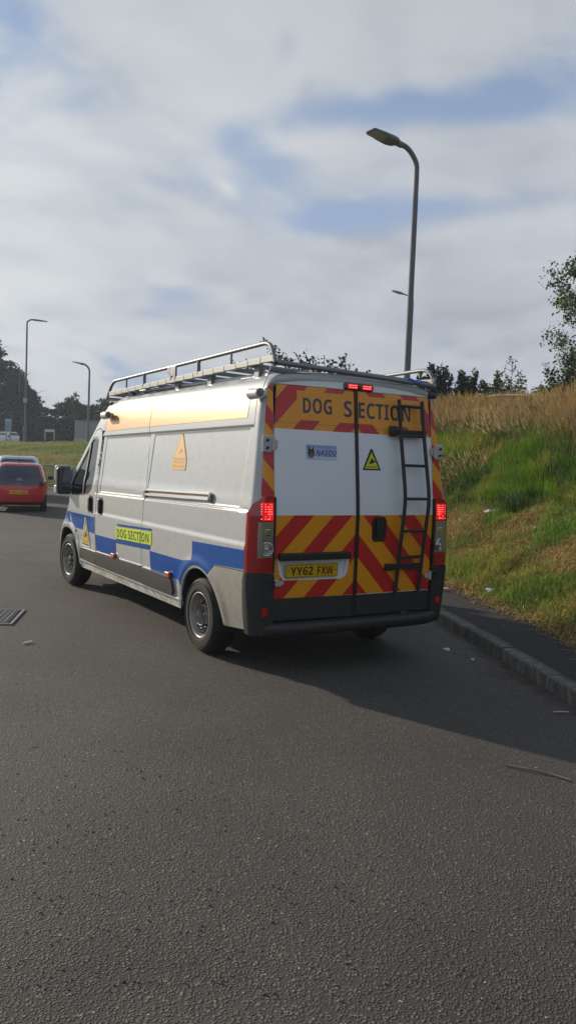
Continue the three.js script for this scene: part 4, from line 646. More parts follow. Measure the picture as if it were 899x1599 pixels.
  for (const y of [2.285, 2.025, 1.765, 1.475, 1.19]) mesh('rung', bar([0.415, y, zAt(y)], [0.68, y, zAt(y)], 0.0135), lm, lad);
  mesh('bracket', merge([rbox(0.40, 0.045, 0.03, 0.008, 0.52, 2.055, 0.965), rbox(0.07, 0.09, 0.04, 0.01, 0.36, 2.06, 0.95)]), lm, lad);
  mesh('bracket', merge([rbox(0.36, 0.05, 0.03, 0.008, 0.50, 0.872, 1.02), bar([0.42, 0.955, 1.03], [0.67, 0.955, 1.03], 0.013), rbox(0.08, 0.06, 0.05, 0.01, 0.33, 0.87, 1.01)]), lm, lad);
}
// roof rack
{
  const rk = new THREE.Group(); rk.name = 'roof_rack'; van.add(rk);
  const yl = (z, x) => (x < 0 ? 2.70 + 0.026 * (z - 0.2) : 2.635 + 0.026 * (z - 0.4)), deckY = (z, x) => (x < 0 ? 2.565 : 2.515) + 0.028 * (z - 0.1);
  for (const x of [-0.84, 0.84]) {
    const f = -3.02, b = 0.90;
    mesh('side_rail', bent([[x, 2.41 + (x > 0 ? -0.0 : 0), f - 0.1], [x, yl(f + 0.12, x), f + 0.10], [x, yl(-1, x), -1], [x, yl(b, x), b - 0.06], [x, yl(b, x) - 0.17, b + 0.02]], 0.018, 0.12, 12), galv, rk);
    mesh('deck_beam', merge([...Array.from({ length: 18 }, (_, i) => { const z = f + 0.02 + i * 0.218; return rbox(0.03, 0.05, 0.212, 0.004, x, deckY(z, x), z + 0.1); })]), mat([0.32, 0.32, 0.31], 0.55, 0.3), rk);
    for (const z of [-2.45, -1.9, -0.52, 0.15]) mesh('post', bar([x, deckY(z, x), z], [x, yl(z, x), z], z === -1.9 || z === -0.52 ? 0.018 : 0.010), galv, rk);
    for (const z of [-2.4, -1.1, -0.35, 0.55]) mesh('foot', merge([rbox(0.05, 0.13, 0.09, 0.01, x * 0.93, deckY(z, x) - 0.075, z), rbox(0.09, 0.02, 0.12, 0.006, x * 0.90, deckY(z, x) - 0.135, z)]), galv, rk);
    mesh('roof_gutter_bar', rbox(0.05, 0.028, 3.3, 0.008, x * 0.90, 2.475, -0.95), mat([0.5, 0.5, 0.49], 0.5, 0.3), rk);
  }
  const slat = mat([0.20, 0.205, 0.21], 0.55, 0.5);
  for (let z = -2.95; z < 0.9; z += 0.34) { const a = deckY(z, -1), b = deckY(z, 1), g = rbox(1.68, 0.03, z < -2.9 ? 0.14 : 0.085, 0.006).rotateZ(Math.atan2(b - a, 1.68)).translate(0, (a + b) / 2 - 0.012, z); mesh('slat', g, slat, rk); }
  mesh('rear_rail', bent([[-0.85, 2.555, 0.88], [0, 2.525, 0.90], [0.86, 2.49, 0.90]], 0.020, 0.1, 12), galv, rk);
  mesh('rear_rail', bent([[-0.85, 2.49, 0.84], [0, 2.468, 0.86], [0.83, 2.445, 0.85]], 0.015, 0.1, 10), galv, rk);
  mesh('front_rail', bent([[-0.84, 2.42, -3.10], [0, 2.42, -3.12], [0.84, 2.42, -3.10]], 0.021, 0.1, 10), galv, rk);
  mesh('rack_bracket', merge([rbox(0.02, 0.10, 0.16, 0.006, -0.85, 2.615, -1.10), rbox(0.02, 0.07, 0.05, 0.006, -0.85, 2.57, -1.05), rbox(0.02, 0.07, 0.04, 0.006, -0.85, 2.57, -1.15), rbox(0.02, 0.06, 0.08, 0.006, -0.85, 2.635, -1.19)]), galv, rk);
  mesh('tie_strap', tube([[0.50, 2.50, 0.86], [0.56, 2.53, 0.90], [0.62, 2.50, 0.92], [0.70, 2.51, 0.90], [0.74, 2.46, 0.90]], 0.014, 24, 6), mat([0.03, 0.11, 0.5], 0.6), rk, 'blue strap tied round the rear rail');
  mesh('wire_loop', tube([[-0.86, 2.54, 0.90], [-0.90, 2.47, 0.93], [-0.93, 2.38, 0.92], [-0.945, 2.30, 0.90]], 0.004, 20, 6), mat([0.4, 0.4, 0.4], 0.5), rk);
}

// ------------------------------------------------------------------ other cars
function makeCar(name, label, category, o, pos, turn, group) {
  const t = thing(name, label, category, pos, turn, group), { rows, n = 5 } = o;
  const ys = rows.map((r) => r[0]), I = (k) => (y) => interp(y, ys, rows.map((r) => r[k])), w = I(1), zf = I(2), zr = I(3);
  const ring = (y) => Array.from({ length: 64 }, (_, i) => { const a = i / 64 * 6.28319, c = Math.cos(a), s = Math.sin(a), zc = (zf(y) + zr(y)) / 2, hl = (zr(y) - zf(y)) / 2; return V3(w(y) * Math.sign(c) * Math.abs(c) ** (2 / n), y, zc + hl * Math.sign(s) * Math.abs(s) ** (2 / n)); });
  const yy = []; for (let i = 0; i + 1 < ys.length; i++) for (let k = 0; k < 3; k++) yy.push(lerp(ys[i], ys[i + 1], k / 3)); yy.push(ys[ys.length - 1]);
  mesh('body', loft([...yy.map(ring), ring(ys[ys.length - 1]).map((p) => V3(0, ys[ys.length - 1] + 0.012, p.z * 0.2))], true), o.paint, t);
  const sup = (a, b) => Math.max(0, 1 - Math.min(1, Math.abs(a / b)) ** n) ** (1 / n);
  const back = (x, y) => { const zc = (zf(y) + zr(y)) / 2, hl = (zr(y) - zf(y)) / 2; return V3(x, y, zc + hl * sup(x, w(y))); };
  const side = (sg) => (z, y) => { const zc = (zf(y) + zr(y)) / 2, hl = (zr(y) - zf(y)) / 2; return V3(sg * w(y) * sup(z - zc, hl), y, z); };
  const glass = mat([0.018, 0.022, 0.026], 0.06, 0, { clearcoat: 1, clearcoatRoughness: 0.02 }), trim = mat([0.015, 0.015, 0.016], 0.5);
  const B = (pts, off = 0.006) => sheet(pts, back, { out: V3(0, 0, 1), off, depth: 0.012, max: 0.09 });
  mesh('rear_window', B(o.rearGlass), glass, t);
  for (const sg of [-1, 1]) {
    for (const q of o.sideGlass) mesh('side_window', sheet(q, side(sg), { out: V3(sg, 0, 0), off: 0.005, depth: 0.01, max: 0.12 }), glass, t);
    mesh('tail_light', B(o.light.map(([x, y]) => [sg * x, y]), 0.016), redLens, t);
    mesh('door_mirror', rbox(0.16, 0.12, 0.10, 0.03, sg * (o.rows[4][1] + 0.09), 0.98, o.mirZ ?? -0.55), trim, t);
    for (const z of o.axles) {
      const wh = new THREE.Group(); wh.name = 'wheel'; wh.position.set(sg * o.track, 0.29, z); t.add(wh);
      const p = [[0.19, -0.09], [0.25, -0.095], [0.28, -0.08], [0.29, -0.05], [0.29, 0.05], [0.28, 0.08], [0.25, 0.095], [0.19, 0.09]].map(([r, x]) => new THREE.Vector2(r, x));
      mesh('tyre', new THREE.LatheGeometry(p, 28).rotateZ(Math.PI / 2), tyreMat, wh);
      mesh('rim', merge([new THREE.CylinderGeometry(0.185, 0.185, 0.12, 24).rotateZ(Math.PI / 2), ...Array.from({ length: 5 }, (_, k) => box(0.02, 0.16, 0.04, sg * 0.068, 0.09, 0).rotateX(k * 1.2566))]), mat([0.35, 0.35, 0.36], 0.4, 0.6), wh);
    }
  }
  mesh('windscreen', sheet(o.screen, (x, y) => { const zc = (zf(y) + zr(y)) / 2, hl = (zr(y) - zf(y)) / 2; return V3(x, y, zc - hl * sup(x, w(y))); }, { out: V3(0, 0, -1), off: 0.006, depth: 0.012, max: 0.12 }), glass, t);
  mesh('bumper_sill', B(o.sill, 0.012), trim, t);
  if (o.plate) { const y = o.plateY; const p = mesh('number_plate', rbox(0.52, 0.111, 0.012, 0.004, 0, y, back(0, y).z + 0.014), mat([0.45, 0.32, 0.03], 0.4), t); mesh('plate_face', new THREE.PlaneGeometry(0.51, 0.102).translate(0, y, back(0, y).z + 0.0215), mat([1, 1, 1], 0.4, 0, { map: o.plate }), p); }
  if (o.extra) o.extra(t, back);
  return t;
}
const miniPlate = (txt) => canvasTex(512, 104, (g, w, h) => { g.fillStyle = '#f0c01a'; g.fillRect(0, 0, w, h); g.fillStyle = '#15130f'; g.font = 'bold 92px sans-serif'; g.textBaseline = 'middle'; const m = g.measureText(txt).width; g.translate(24, h * 0.54); g.scale((w - 48) / m, 1); g.fillText(txt, 0, 0); });
const hatch = {
  rows: [[0.20, 0.74, -1.62, 1.66], [0.30, 0.79, -1.75, 1.75], [0.52, 0.815, -1.78, 1.79], [0.74, 0.82, -1.73, 1.785], [0.92, 0.805, -1.40, 1.75], [1.0, 0.775, -0.98, 1.70], [1.2, 0.715, -0.55, 1.60], [1.36, 0.655, -0.22, 1.49], [1.43, 0.60, -0.05, 1.40], [1.465, 0.5, 0.08, 1.25]],
  rearGlass: [[-0.66, 0.80], [0.66, 0.80], [0.66, 0.98], [0.60, 1.16], [0.535, 1.345], [0.46, 1.385], [-0.46, 1.385], [-0.535, 1.345], [-0.60, 1.16], [-0.66, 0.98]],
  sideGlass: [[[-0.75, 1.0], [0.15, 0.99], [0.15, 1.34], [-0.25, 1.33]], [[0.22, 0.99], [1.15, 1.02], [1.20, 1.15], [1.02, 1.33], [0.22, 1.34]]],
  light: [[0.665, 0.80], [0.765, 0.79], [0.745, 0.95], [0.70, 1.06], [0.655, 1.06]], axles: [-1.16, 1.24], track: 0.70,
  screen: [[-0.68, 1.02], [0.68, 1.02], [0.6, 1.36], [-0.6, 1.36]], sill: [[-0.70, 0.235], [0.70, 0.235], [0.72, 0.31], [-0.72, 0.31]], plateY: 0.60,
};
const redCar = makeCar('parked_car', 'red hatchback seen from behind with black glass tailgate, parked at the left edge', 'car', { ...hatch, paint: mat([0.60, 0.016, 0.026], 0.32, 0, { clearcoat: 1, clearcoatRoughness: 0.06 }), plate: miniPlate('VK12 VMA'), extra(t, back) {
  const by = 0.955, bz = back(0, by).z + 0.012, ch = chrome;
  const v = (x0, y0, x1, y1) => bar([x0, y0, bz], [x1, y1, bz], 0.006, 6);
  mesh('badge', merge([new THREE.TorusGeometry(0.07, 0.008, 8, 28).translate(0, by, bz), v(-0.035, by + 0.058, 0, by + 0.008), v(0.035, by + 0.058, 0, by + 0.008), v(-0.055, by + 0.03, -0.025, by - 0.055), v(-0.025, by - 0.055, 0, by - 0.005), v(0.055, by + 0.03, 0.025, by - 0.055), v(0.025, by - 0.055, 0, by - 0.005)]), ch, t);
  const wz = back(-0.1, 1.1).z + 0.02; mesh('rear_wiper', merge([bar([0, 1.045, back(0, 1.045).z + 0.02], [-0.33, 1.085, back(-0.33, 1.085).z + 0.025], 0.009, 6), rbox(0.05, 0.04, 0.03, 0.01, 0, 1.045, back(0, 1.045).z + 0.015)]), mat([0.05, 0.05, 0.05], 0.4), t);
  mesh('aerial', bar([-0.02, 1.465, 1.22], [-0.02, 1.60, 1.36], 0.009, 6), black, t);
  mesh('lettering', merge([[-0.10, 0], [-0.05, 0.012], [0, 0], [0.05, 0.012]].map(([x, y]) => rbox(0.03, 0.018, 0.006, 0.002, x, 0.83 + y, back(x, 0.83).z + 0.009))), ch, t);
} }, [-7.90, 0, -24.2], 0.285, 'cars standing along the road and on the bank');
redCar.scale.setScalar(0.93);
makeCar('parked_car', 'silver car mostly hidden beyond the red hatchback, only its roof showing', 'car', { ...hatch, rows: hatch.rows.map(([y, w, a, b]) => [y * 1.02, w * 1.06, a * 1.15, b * 1.12]), paint: mat([0.5, 0.54, 0.6], 0.35, 0.4, { clearcoat: 1, clearcoatRoughness: 0.06 }), extra(t) { mesh('aerial', bar([0.05, 1.49, 1.3], [0.05, 1.58, 1.42], 0.006, 6), black, t); } }, [-10.15, 0, -30.6], 0.34, 'cars standing along the road and on the bank');
{ const x = -34.1, z = -98; makeCar('parked_car', 'white hatchback on top of the far grass bank beside the tall lamp post', 'car', { ...hatch, rows: hatch.rows.map(([y, w, a, b]) => [y * 1.0, w * 1.08, a * 1.22, b * 1.2]), rearGlass: [[-0.58, 1.02], [0.58, 1.02], [0.50, 1.35], [-0.50, 1.35]], light: [[0.64, 0.82], [0.80, 0.82], [0.78, 1.02], [0.66, 1.02]], sideGlass: [[[-0.9, 1.0], [0.15, 0.99], [0.15, 1.34], [-0.25, 1.33]], [[0.22, 0.99], [1.35, 1.02], [1.40, 1.15], [1.1, 1.33], [0.22, 1.34]]], axles: [-1.4, 1.4], track: 0.76, paint: mat([0.78, 0.8, 0.82], 0.35, 0, { clearcoat: 1, clearcoatRoughness: 0.06 }), extra(t) { } }, [x, groundY(x, z) + 0.12, z], 0.98, 'cars standing along the road and on the bank'); }

// ------------------------------------------------------------------ lamp posts
const poleMat = mat([0.13, 0.14, 0.155], 0.75, 0.05), headMat = mat([0.16, 0.165, 0.17], 0.75, 0), lensMat = mat([0.30, 0.30, 0.31], 0.15, 0, { clearcoat: 1 });
function lampPost(label, base, h, az, o = {}) {        // az: direction the arm points
  const t = thing('street_lamp', label, 'street lamp', base, az, 'lamp posts along the road'), { r0 = 0.085, r1 = 0.055, arm = 1.0, rise = 0.9, head = 0.95, tilt = 0.26, wid = 0.36 } = o;
  const pts = [[0, h - rise * 1.2, 0], [0, h - rise * 0.55, 0], [0.03 * arm, h - rise * 0.28, 0], [0.22 * arm, h - rise * 0.06, 0], [0.55 * arm, h + rise * 0.12, 0], [arm, h + rise * 0.12 + 0.45 * arm * Math.tan(tilt), 0]];
  mesh('column', merge([new THREE.CylinderGeometry(r1, r1 * 1.12, h - rise * 1.2 - 1.6, 20, 1).translate(0, (h - rise * 1.2 - 1.6) / 2 + 1.6, 0), new THREE.CylinderGeometry(r0, r0, 1.6, 20).translate(0, 0.8, 0), new THREE.CylinderGeometry(r1 * 1.12, r0, 0.1, 20).translate(0, 1.65, 0)]), poleMat, t);
  mesh('arm', new THREE.TubeGeometry(new THREE.CatmullRomCurve3(pts.map((p) => V3(...p))), 40, r1 * 0.94, 12), poleMat, t);
  const q = new THREE.Group(); q.name = 'lamp_head'; q.position.set(arm, pts[5][1], 0); q.rotation.z = tilt; t.add(q);
  const hp = []; for (const [x, w, a, b] of [[-0.02, 0.07, -0.05, 0.06], [0.06, wid * 0.38, -0.065, 0.07], [0.22, wid * 0.5, -0.075, 0.06], [head * 0.55, wid * 0.5, -0.07, 0.045], [head * 0.97, wid * 0.42, -0.045, 0.0], [head, wid * 0.34, -0.035, -0.015]]) for (const s of [-1, 1]) { hp.push(V3(x, a, s * w * 0.92), V3(x, a * 0.4 + b * 0.2, s * w), V3(x, b, s * w * 0.7)); }
  mesh('housing', new ConvexGeometry(hp), headMat, q);
  mesh('lamp_glass', rbox(head * 0.5, 0.012, wid * 0.78, 0.004, head * 0.70, -0.066, 0).rotateZ(0.0), lensMat, q);
  mesh('spigot', new THREE.CylinderGeometry(r1 * 1.15, r1 * 1.15, 0.2, 16).rotateZ(Math.PI / 2).translate(-0.06, 0, 0), headMat, q);
  if (o.box) mesh('column_sign', rbox(0.34, 0.42, 0.03, 0.01, 0, o.box, r0 + 0.03), mat([0.42, 0.44, 0.47], 0.6), t);
  return t;
}
const on = (x, z, dy = 0) => [x, groundY(x, z) + dy, z];
lampPost('tall grey lamp post rising from the grass bank just behind the van', on(3.28, -24), 10.30 - groundY(3.28, -24) + 0.25, Math.PI + 0.60, { r0: 0.10, r1: 0.078, arm: 0.78, rise: 0.95, head: 1.0, tilt: 0.12, wid: 0.50 });
lampPost('distant lamp post mostly hidden by the tall lamp post behind the van', on(8.4, -60), 13.75 - groundY(8.4, -60), Math.PI + 0.1, { arm: 0.85, rise: 0.7, head: 0.75, r1: 0.05 });
lampPost('tallest lamp post on the far bank, its arm pointing right', on(-24.2, -75), 13.3 - groundY(-24.2, -75), 0, { r0: 0.14, r1: 0.075, arm: 0.75, rise: 0.55, head: 1.1, tilt: -0.06, box: 4.0 });
lampPost('lamp post on the far bank between the cabin and the van, its arm pointing left', on(-19.7, -80), 9.9 - groundY(-19.7, -80), Math.PI, { r0: 0.13, r1: 0.095, arm: 0.8, rise: 1.2, head: 0.9, tilt: 0.22 });
lampPost('faint lamp post against the dark conifers at far left, arm pointing left', on(-35.7, -108), 12.6 - groundY(-35.7, -108), Math.PI, { r0: 0.1, r1: 0.06, arm: 0.8, rise: 1.3, head: 0.8, tilt: 0.25 });

// ------------------------------------------------------------------ far bank: sign boards, cabin, guard fence; crest railing
{
  const gm = mat([0.075, 0.085, 0.075], 0.85), s0 = toSU(-6.9, -31).s, s1 = toSU(-24, -47).s;
  const t = thing('guard_fence', 'grey green pedestrian guard fence along the kerb below the far bank', 'fence');
  const P = (s, y, u = 0.5) => { const k = kAt(s); return [k.x + k.nx * u, y, k.z + k.nz * u]; };
  for (let s = s0; s < s1; s += 2) {
    mesh('post', bar(P(s, 0.1), P(s, 1.12), 0.035, 8), gm, t);
    const g = [bar(P(s, 1.06), P(s + 2, 1.06), 0.024, 6), bar(P(s, 0.24), P(s + 2, 0.24), 0.02, 6)]; for (let k = 1; k < 18; k++) g.push(bar(P(s + k * 2 / 18, 0.24), P(s + k * 2 / 18, 1.06), 0.009, 4)); mesh('bar_panel', merge(g), gm, t);
  }
  const hr = thing('hand_railing', 'pale metal two bar railing along the crest of the tall grass bank', 'railing'), hm = mat([0.14, 0.145, 0.15], 0.7, 0.1);
  const Q = (s, h) => { const k = kAt(s), u = runOf(k.z) * 1.1 + 1.0; return [k.x + k.nx * u, bankY(s, u, k.z) + h - 0.45, k.z + k.nz * u]; };
  const a = toSU(1.9, -8).s, b = toSU(-4, -26).s; for (let s = a; s < b; s += 1.9) { mesh('post', bar(Q(s, 0), Q(s, 1.12), 0.03, 8), hm, hr); mesh('rail', bar(Q(s, 1.1), Q(s + 1.9, 1.1), 0.035, 8), hm, hr); mesh('rail', bar(Q(s, 0.6), Q(s + 1.9, 0.6), 0.028, 8), hm, hr); }
  const bd = thing('notice_board', 'small white topped board on two legs on the far bank', 'sign', on(-20.5, -70)); mesh('board', rbox(0.72, 0.2, 0.04, 0.01, 0, 0.72, 0), mat([0.6, 0.62, 0.6], 0.6), bd); for (const x of [-0.34, 0.34]) mesh('leg', box(0.05, 0.72, 0.05, x, 0.36, 0), mat([0.55, 0.57, 0.55], 0.6), bd);
  bd.scale.setScalar(1.15); bd.position.y = 2.5;
  const is = thing('information_sign', 'blue grey sign on two posts behind the white hatchback', 'sign', on(-32.95, -96)); const top = 5.1 - is.position.y; mesh('panel', rbox(0.78, 1.5, 0.06, 0.02, 0, top - 0.75, 0), mat([0.22, 0.29, 0.36], 0.6), is); for (const x of [-0.22, 0.22]) mesh('post', bar([x, 0, -0.06], [x, top + 0.12, -0.06], 0.04, 8), poleMat, is); mesh('panel_band', rbox(0.70, 0.22, 0.02, 0.005, 0, top - 0.2, 0.035), mat([0.45, 0.5, 0.55], 0.6), is);
  const cb = thing('site_cabin', 'pale grey ribbed site cabin on a light plinth against the hedge', 'cabin', on(-18.9, -85)), cy = 2.35 - cb.position.y;
  const cg = [box(6.2, 1.75, 2.4, 0, cy + 1.5, 0)]; for (let k = 0; k < 26; k++) cg.push(box(0.10, 1.65, 0.05, -3 + k * 0.24, cy + 1.5, 1.22)); mesh('walls', merge(cg), mat([0.34, 0.36, 0.37], 0.7), cb);
  mesh('plinth', box(6.25, 0.62, 2.44, 0, cy + 0.31, 0), mat([0.46, 0.47, 0.45], 0.8), cb); mesh('roof', rbox(6.4, 0.08, 2.6, 0.02, 0, cy + 2.42, 0), mat([0.28, 0.29, 0.3], 0.7), cb);
}

// ------------------------------------------------------------------ trees and shrubs
function leafCloud(r, n, place, size, droop = 0.5) {
  const pos = [], nor = [], col = [], idx = [];
  for (let i = 0; i < n; i++) {
    const p = place(r); if (!p) { i--; continue; }
    const s = size * (0.6 + 0.8 * r()), a = r() * 6.283, e = (r() - 0.5) * 2 * droop, d = V3(Math.cos(a) * Math.cos(e), Math.sin(e), Math.sin(a) * Math.cos(e)), w = V3(r() - 0.5, r() - 0.5, r() - 0.5).cross(d).normalize(), nn = d.clone().cross(w);
    if (nn.y < 0) nn.negate();
    const b = pos.length / 3, A = p.clone(), Bp = p.clone().addScaledVector(d, s * 0.5).addScaledVector(w, s * 0.3).addScaledVector(nn, s * 0.08), C = p.clone().addScaledVector(d, s), D = p.clone().addScaledVector(d, s * 0.5).addScaledVector(w, -s * 0.3).addScaledVector(nn, s * 0.08);
    const f = (0.7 + 0.6 * r()) * (p.f ?? 1), y = r(); for (const q of [A, Bp, C, D]) { pos.push(q.x, q.y, q.z); nor.push(nn.x, nn.y, nn.z); col.push(f * (0.9 + 0.35 * y), f, f * (0.9 - 0.3 * y)); }
    idx.push(b, b + 1, b + 2, b, b + 2, b + 3);
  }
  const g = new THREE.BufferGeometry(); g.setAttribute('position', new THREE.Float32BufferAttribute(pos, 3)); g.setAttribute('normal', new THREE.Float32BufferAttribute(nor, 3)); g.setAttribute('color', new THREE.Float32BufferAttribute(col, 3)); g.setIndex(idx); return g;
}
const leafMat = (c, t = 0.25) => mat(c, 0.8, 0, { vertexColors: true, transmission: t, thickness: 0, specularIntensity: 0.35 });
const bark = mat([0.09, 0.075, 0.06], 0.95);
const ball = (r) => { let v; do v = V3(r() * 2 - 1, r() * 2 - 1, r() * 2 - 1); while (v.lengthSq() > 1); return v; };
function limbs(h, r0, r, n, spread, y0, y1) { const g = [bar([0, -0.3, 0], [0.05 * h * (r() - 0.5), h, 0.05 * h * (r() - 0.5)], r0, 10, r0 * 0.3)]; for (let i = 0; i < n; i++) { const y = lerp(y0, y1, i / n) * h, a = i * 2.4 + r(), l = spread * (0.6 + 0.5 * r()) * (1 - 0.4 * i / n); g.push(bar([0, y, 0], [Math.cos(a) * l, y + l * 0.6, Math.sin(a) * l], r0 * 0.35, 6, r0 * 0.08)); } return merge(g); }
function broadTree(name, label, seed, h, w, leaf, n, colour, pos, group, o = {}) {
  const r = rng(seed), t = thing(name, label, o.category ?? 'tree', pos, 0, group);
  mesh('trunk', limbs(h * 0.72, o.r0 ?? h * 0.018, r, 9, w * 0.62, 0.25, 0.95), bark, t);
  const cl = []; for (let i = 0; i < (o.clumps ?? 46); i++) { const v = ball(r), k = 0.55 + 0.45 * r(); v.normalize().multiplyScalar(k); const low = o.low ?? 0.32; const y = h * (low + (1 - low) * (v.y * 0.5 + 0.5)); const ww = w * (0.55 + 0.45 * Math.sin(Math.PI * clamp((y / h - low) / (1 - low) * 0.85 + 0.12))); cl.push([V3(v.x * ww, y, v.z * ww), (o.cr ?? 0.17) * w * (0.6 + 0.8 * r()) + 0.12 * h * 0.5 * r()]); }
  mesh('crown', leafCloud(r, n, (r) => { const c = cl[Math.floor(r() * cl.length)], v = ball(r).multiplyScalar(c[1]); v.y *= 0.7; return v.add(c[0]); }, leaf, 0.9), colour, t);
  return t;
}
function conifer(label, seed, h, w, n, colour, pos, group) {
  const r = rng(seed), t = thing('conifer', label, 'tree', pos, 0, group);
  mesh('trunk', limbs(h * 0.98, h * 0.018, r, 26, w * 0.7, 0.1, 0.95), bark, t);
  const br = []; for (let i = 0; i < 120; i++) { const y = Math.pow(r(), 0.85), a = r() * 6.283, l = w * (1.05 - y) * (0.55 + 0.65 * r()); br.push([y * h, a, l]); }
  mesh('crown', leafCloud(r, n, (r) => { const b = br[Math.floor(r() * br.length)], k = Math.sqrt(r()), s = 0.26 * w * (1.1 - k * 0.75); return V3(Math.cos(b[1]) * b[2] * k, b[0] + k * b[2] * 0.28, Math.sin(b[1]) * b[2] * k).add(ball(r).multiplyScalar(s).multiply(V3(1, 0.55, 1))); }, 0.5, 0.5), colour, t);
  return t;
}
const darkFir = leafMat([0.022, 0.034, 0.022], 0.15), midGreen = leafMat([0.05, 0.075, 0.034]), dullGreen = leafMat([0.055, 0.075, 0.045]), softGreen = leafMat([0.075, 0.105, 0.055]);
const GT = 'trees beyond the far bank';
{
  const c = conifer('dark tall conifer at the left edge, tallest of the far trees', 201, 14.4, 7.4, 12000, darkFir, on(-41.4, -112), GT);
  copyOf(c, 'dark conifer standing right of the tallest one, behind the lamp posts', on(-36.9, -110), 2.1, [0.72, 0.70, 0.72]);
  copyOf(c, 'low dark conifer at the right end of the conifers, beside the leafy trees', on(-34.0, -107), 4.0, [0.6, 0.50, 0.6]);
  copyOf(c, 'dark conifer partly outside the left edge of the picture', on(-48.0, -108), 1.0, [1, 1.0, 1]);
  const b = broadTree('broadleaf_tree', 'dull green leafy tree left of the cabin, next to the conifers', 211, 6.9, 3.0, 0.42, 5200, dullGreen, on(-29.8, -110), GT, { low: 0.05, clumps: 60 });
  copyOf(b, 'leafy tree in the middle of the gap between conifers and cabin', on(-27.0, -108), 1.3, [0.9, 0.93, 0.9]);
  copyOf(b, 'leafy tree just above the cabin roof', on(-23.9, -109), 2.6, [1.0, 1.0, 1.0]);
  copyOf(b, 'leafy tree nearest the van above the cabin', on(-20.6, -106), 3.7, [0.95, 0.93, 0.95]);
  copyOf(b, 'leafy tree hidden behind the van roof', on(-16.6, -108), 5.0, [1, 0.9, 1]);
  const y = broadTree('young_tree', 'thin pale young tree sticking out above the leafy trees', 222, 7.4, 1.3, 0.3, 520, softGreen, on(-27.9, -105), null, { low: 0.4, clumps: 16 });
  const s = broadTree('hedge_shrub', 'dark shrub at the foot of the conifers behind the white hatchback', 231, 3.4, 2.6, 0.36, 3600, leafMat([0.03, 0.045, 0.026]), on(-38.5, -104), 'shrubs at the foot of the far trees', { low: 0, clumps: 40, category: 'shrub' });
  copyOf(s, 'dark shrub under the trees left of the small board', on(-31.2, -102), 1.2, [1, 1.0, 1]);
  copyOf(s, 'dark shrub under the trees behind the small board', on(-27.4, -101), 2.2, [1, 1.05, 1]);
  copyOf(s, 'dark shrub beside the cabin wall', on(-24.0, -100), 3.1, [1, 1.1, 1]);
  copyOf(s, 'dark shrub below the tallest conifer at the left edge', on(-43.5, -103), 4.1, [1.1, 1.2, 1.1]);
  copyOf(s, 'dark shrub between the leafy trees and the conifers', on(-34.4, -103), 5.1, [1.05, 1.25, 1.05]);
}
// right: tree at the frame edge, crest bushes, sapling behind the rack
{
  const r = rng(301), P = [9.75, 3.4, -24], h = 4.9, t = thing('birch_tree', 'light leafy tree at the right edge of the picture above the bank', 'tree', P);
  mesh('trunk', limbs(h * 0.95, 0.09, r, 16, 2.3, 0.15, 0.95), bark, t);
  const cl = []; for (let i = 0; i < 130; i++) { const v = ball(r).normalize().multiplyScalar(0.3 + 0.7 * r()), y = 3.1 + v.y * 2.3; cl.push([V3(v.x * 2.6, y, v.z * 2.6), 0.18 + 0.32 * r()]); }
  const tw = []; for (const c of cl) { const f = c[0].clone().multiplyScalar(0.45); f.y = Math.max(0.4, c[0].y - 0.75); tw.push(bar(f.toArray(), c[0].toArray(), 0.013, 5, 0.004)); } mesh('twigs', merge(tw), bark, t);
  mesh('crown', leafCloud(r, 19000, (r) => { const c = cl[Math.floor(r() * cl.length)]; return ball(r).multiplyScalar(c[1] * (0.6 + 0.7 * r())).add(c[0]); }, 0.095, 1.2), leafMat([0.13, 0.185, 0.075], 0.45), t);
}
function bush(label, seed, pos, h, w, leaf, n, colour, o = {}) {
  const r = rng(seed), t = thing(o.name ?? 'bush', label, 'bush', pos), st = [];
  const stems = []; for (let i = 0; i < (o.stems ?? 22); i++) { const a = r() * 6.283, l = w * Math.sqrt(r()), e = V3(Math.cos(a) * l, h * (0.55 + 0.45 * r()) * (1 - 0.35 * (l / w) ** 2), Math.sin(a) * l); stems.push(e); st.push(bar([e.x * 0.25, -0.2, e.z * 0.25], e.toArray(), 0.014, 5, 0.004)); }
  mesh('stems', merge(st), bark, t);
  mesh('foliage', leafCloud(r, n, (r) => { const e = stems[Math.floor(r() * stems.length)], k = Math.pow(r(), 0.6), v = V3(lerp(e.x * 0.3, e.x, k), e.y * k, lerp(e.z * 0.3, e.z, k)); return v.add(ball(r).multiplyScalar((o.fluff ?? 0.16) * (o.spiky ? 1.15 - k * 0.8 : 1)).multiply(V3(1, o.spiky ? 1.6 : 1, 1))); }, leaf, o.spiky ? 1.3 : 0.9), colour, t);
  return t;
}
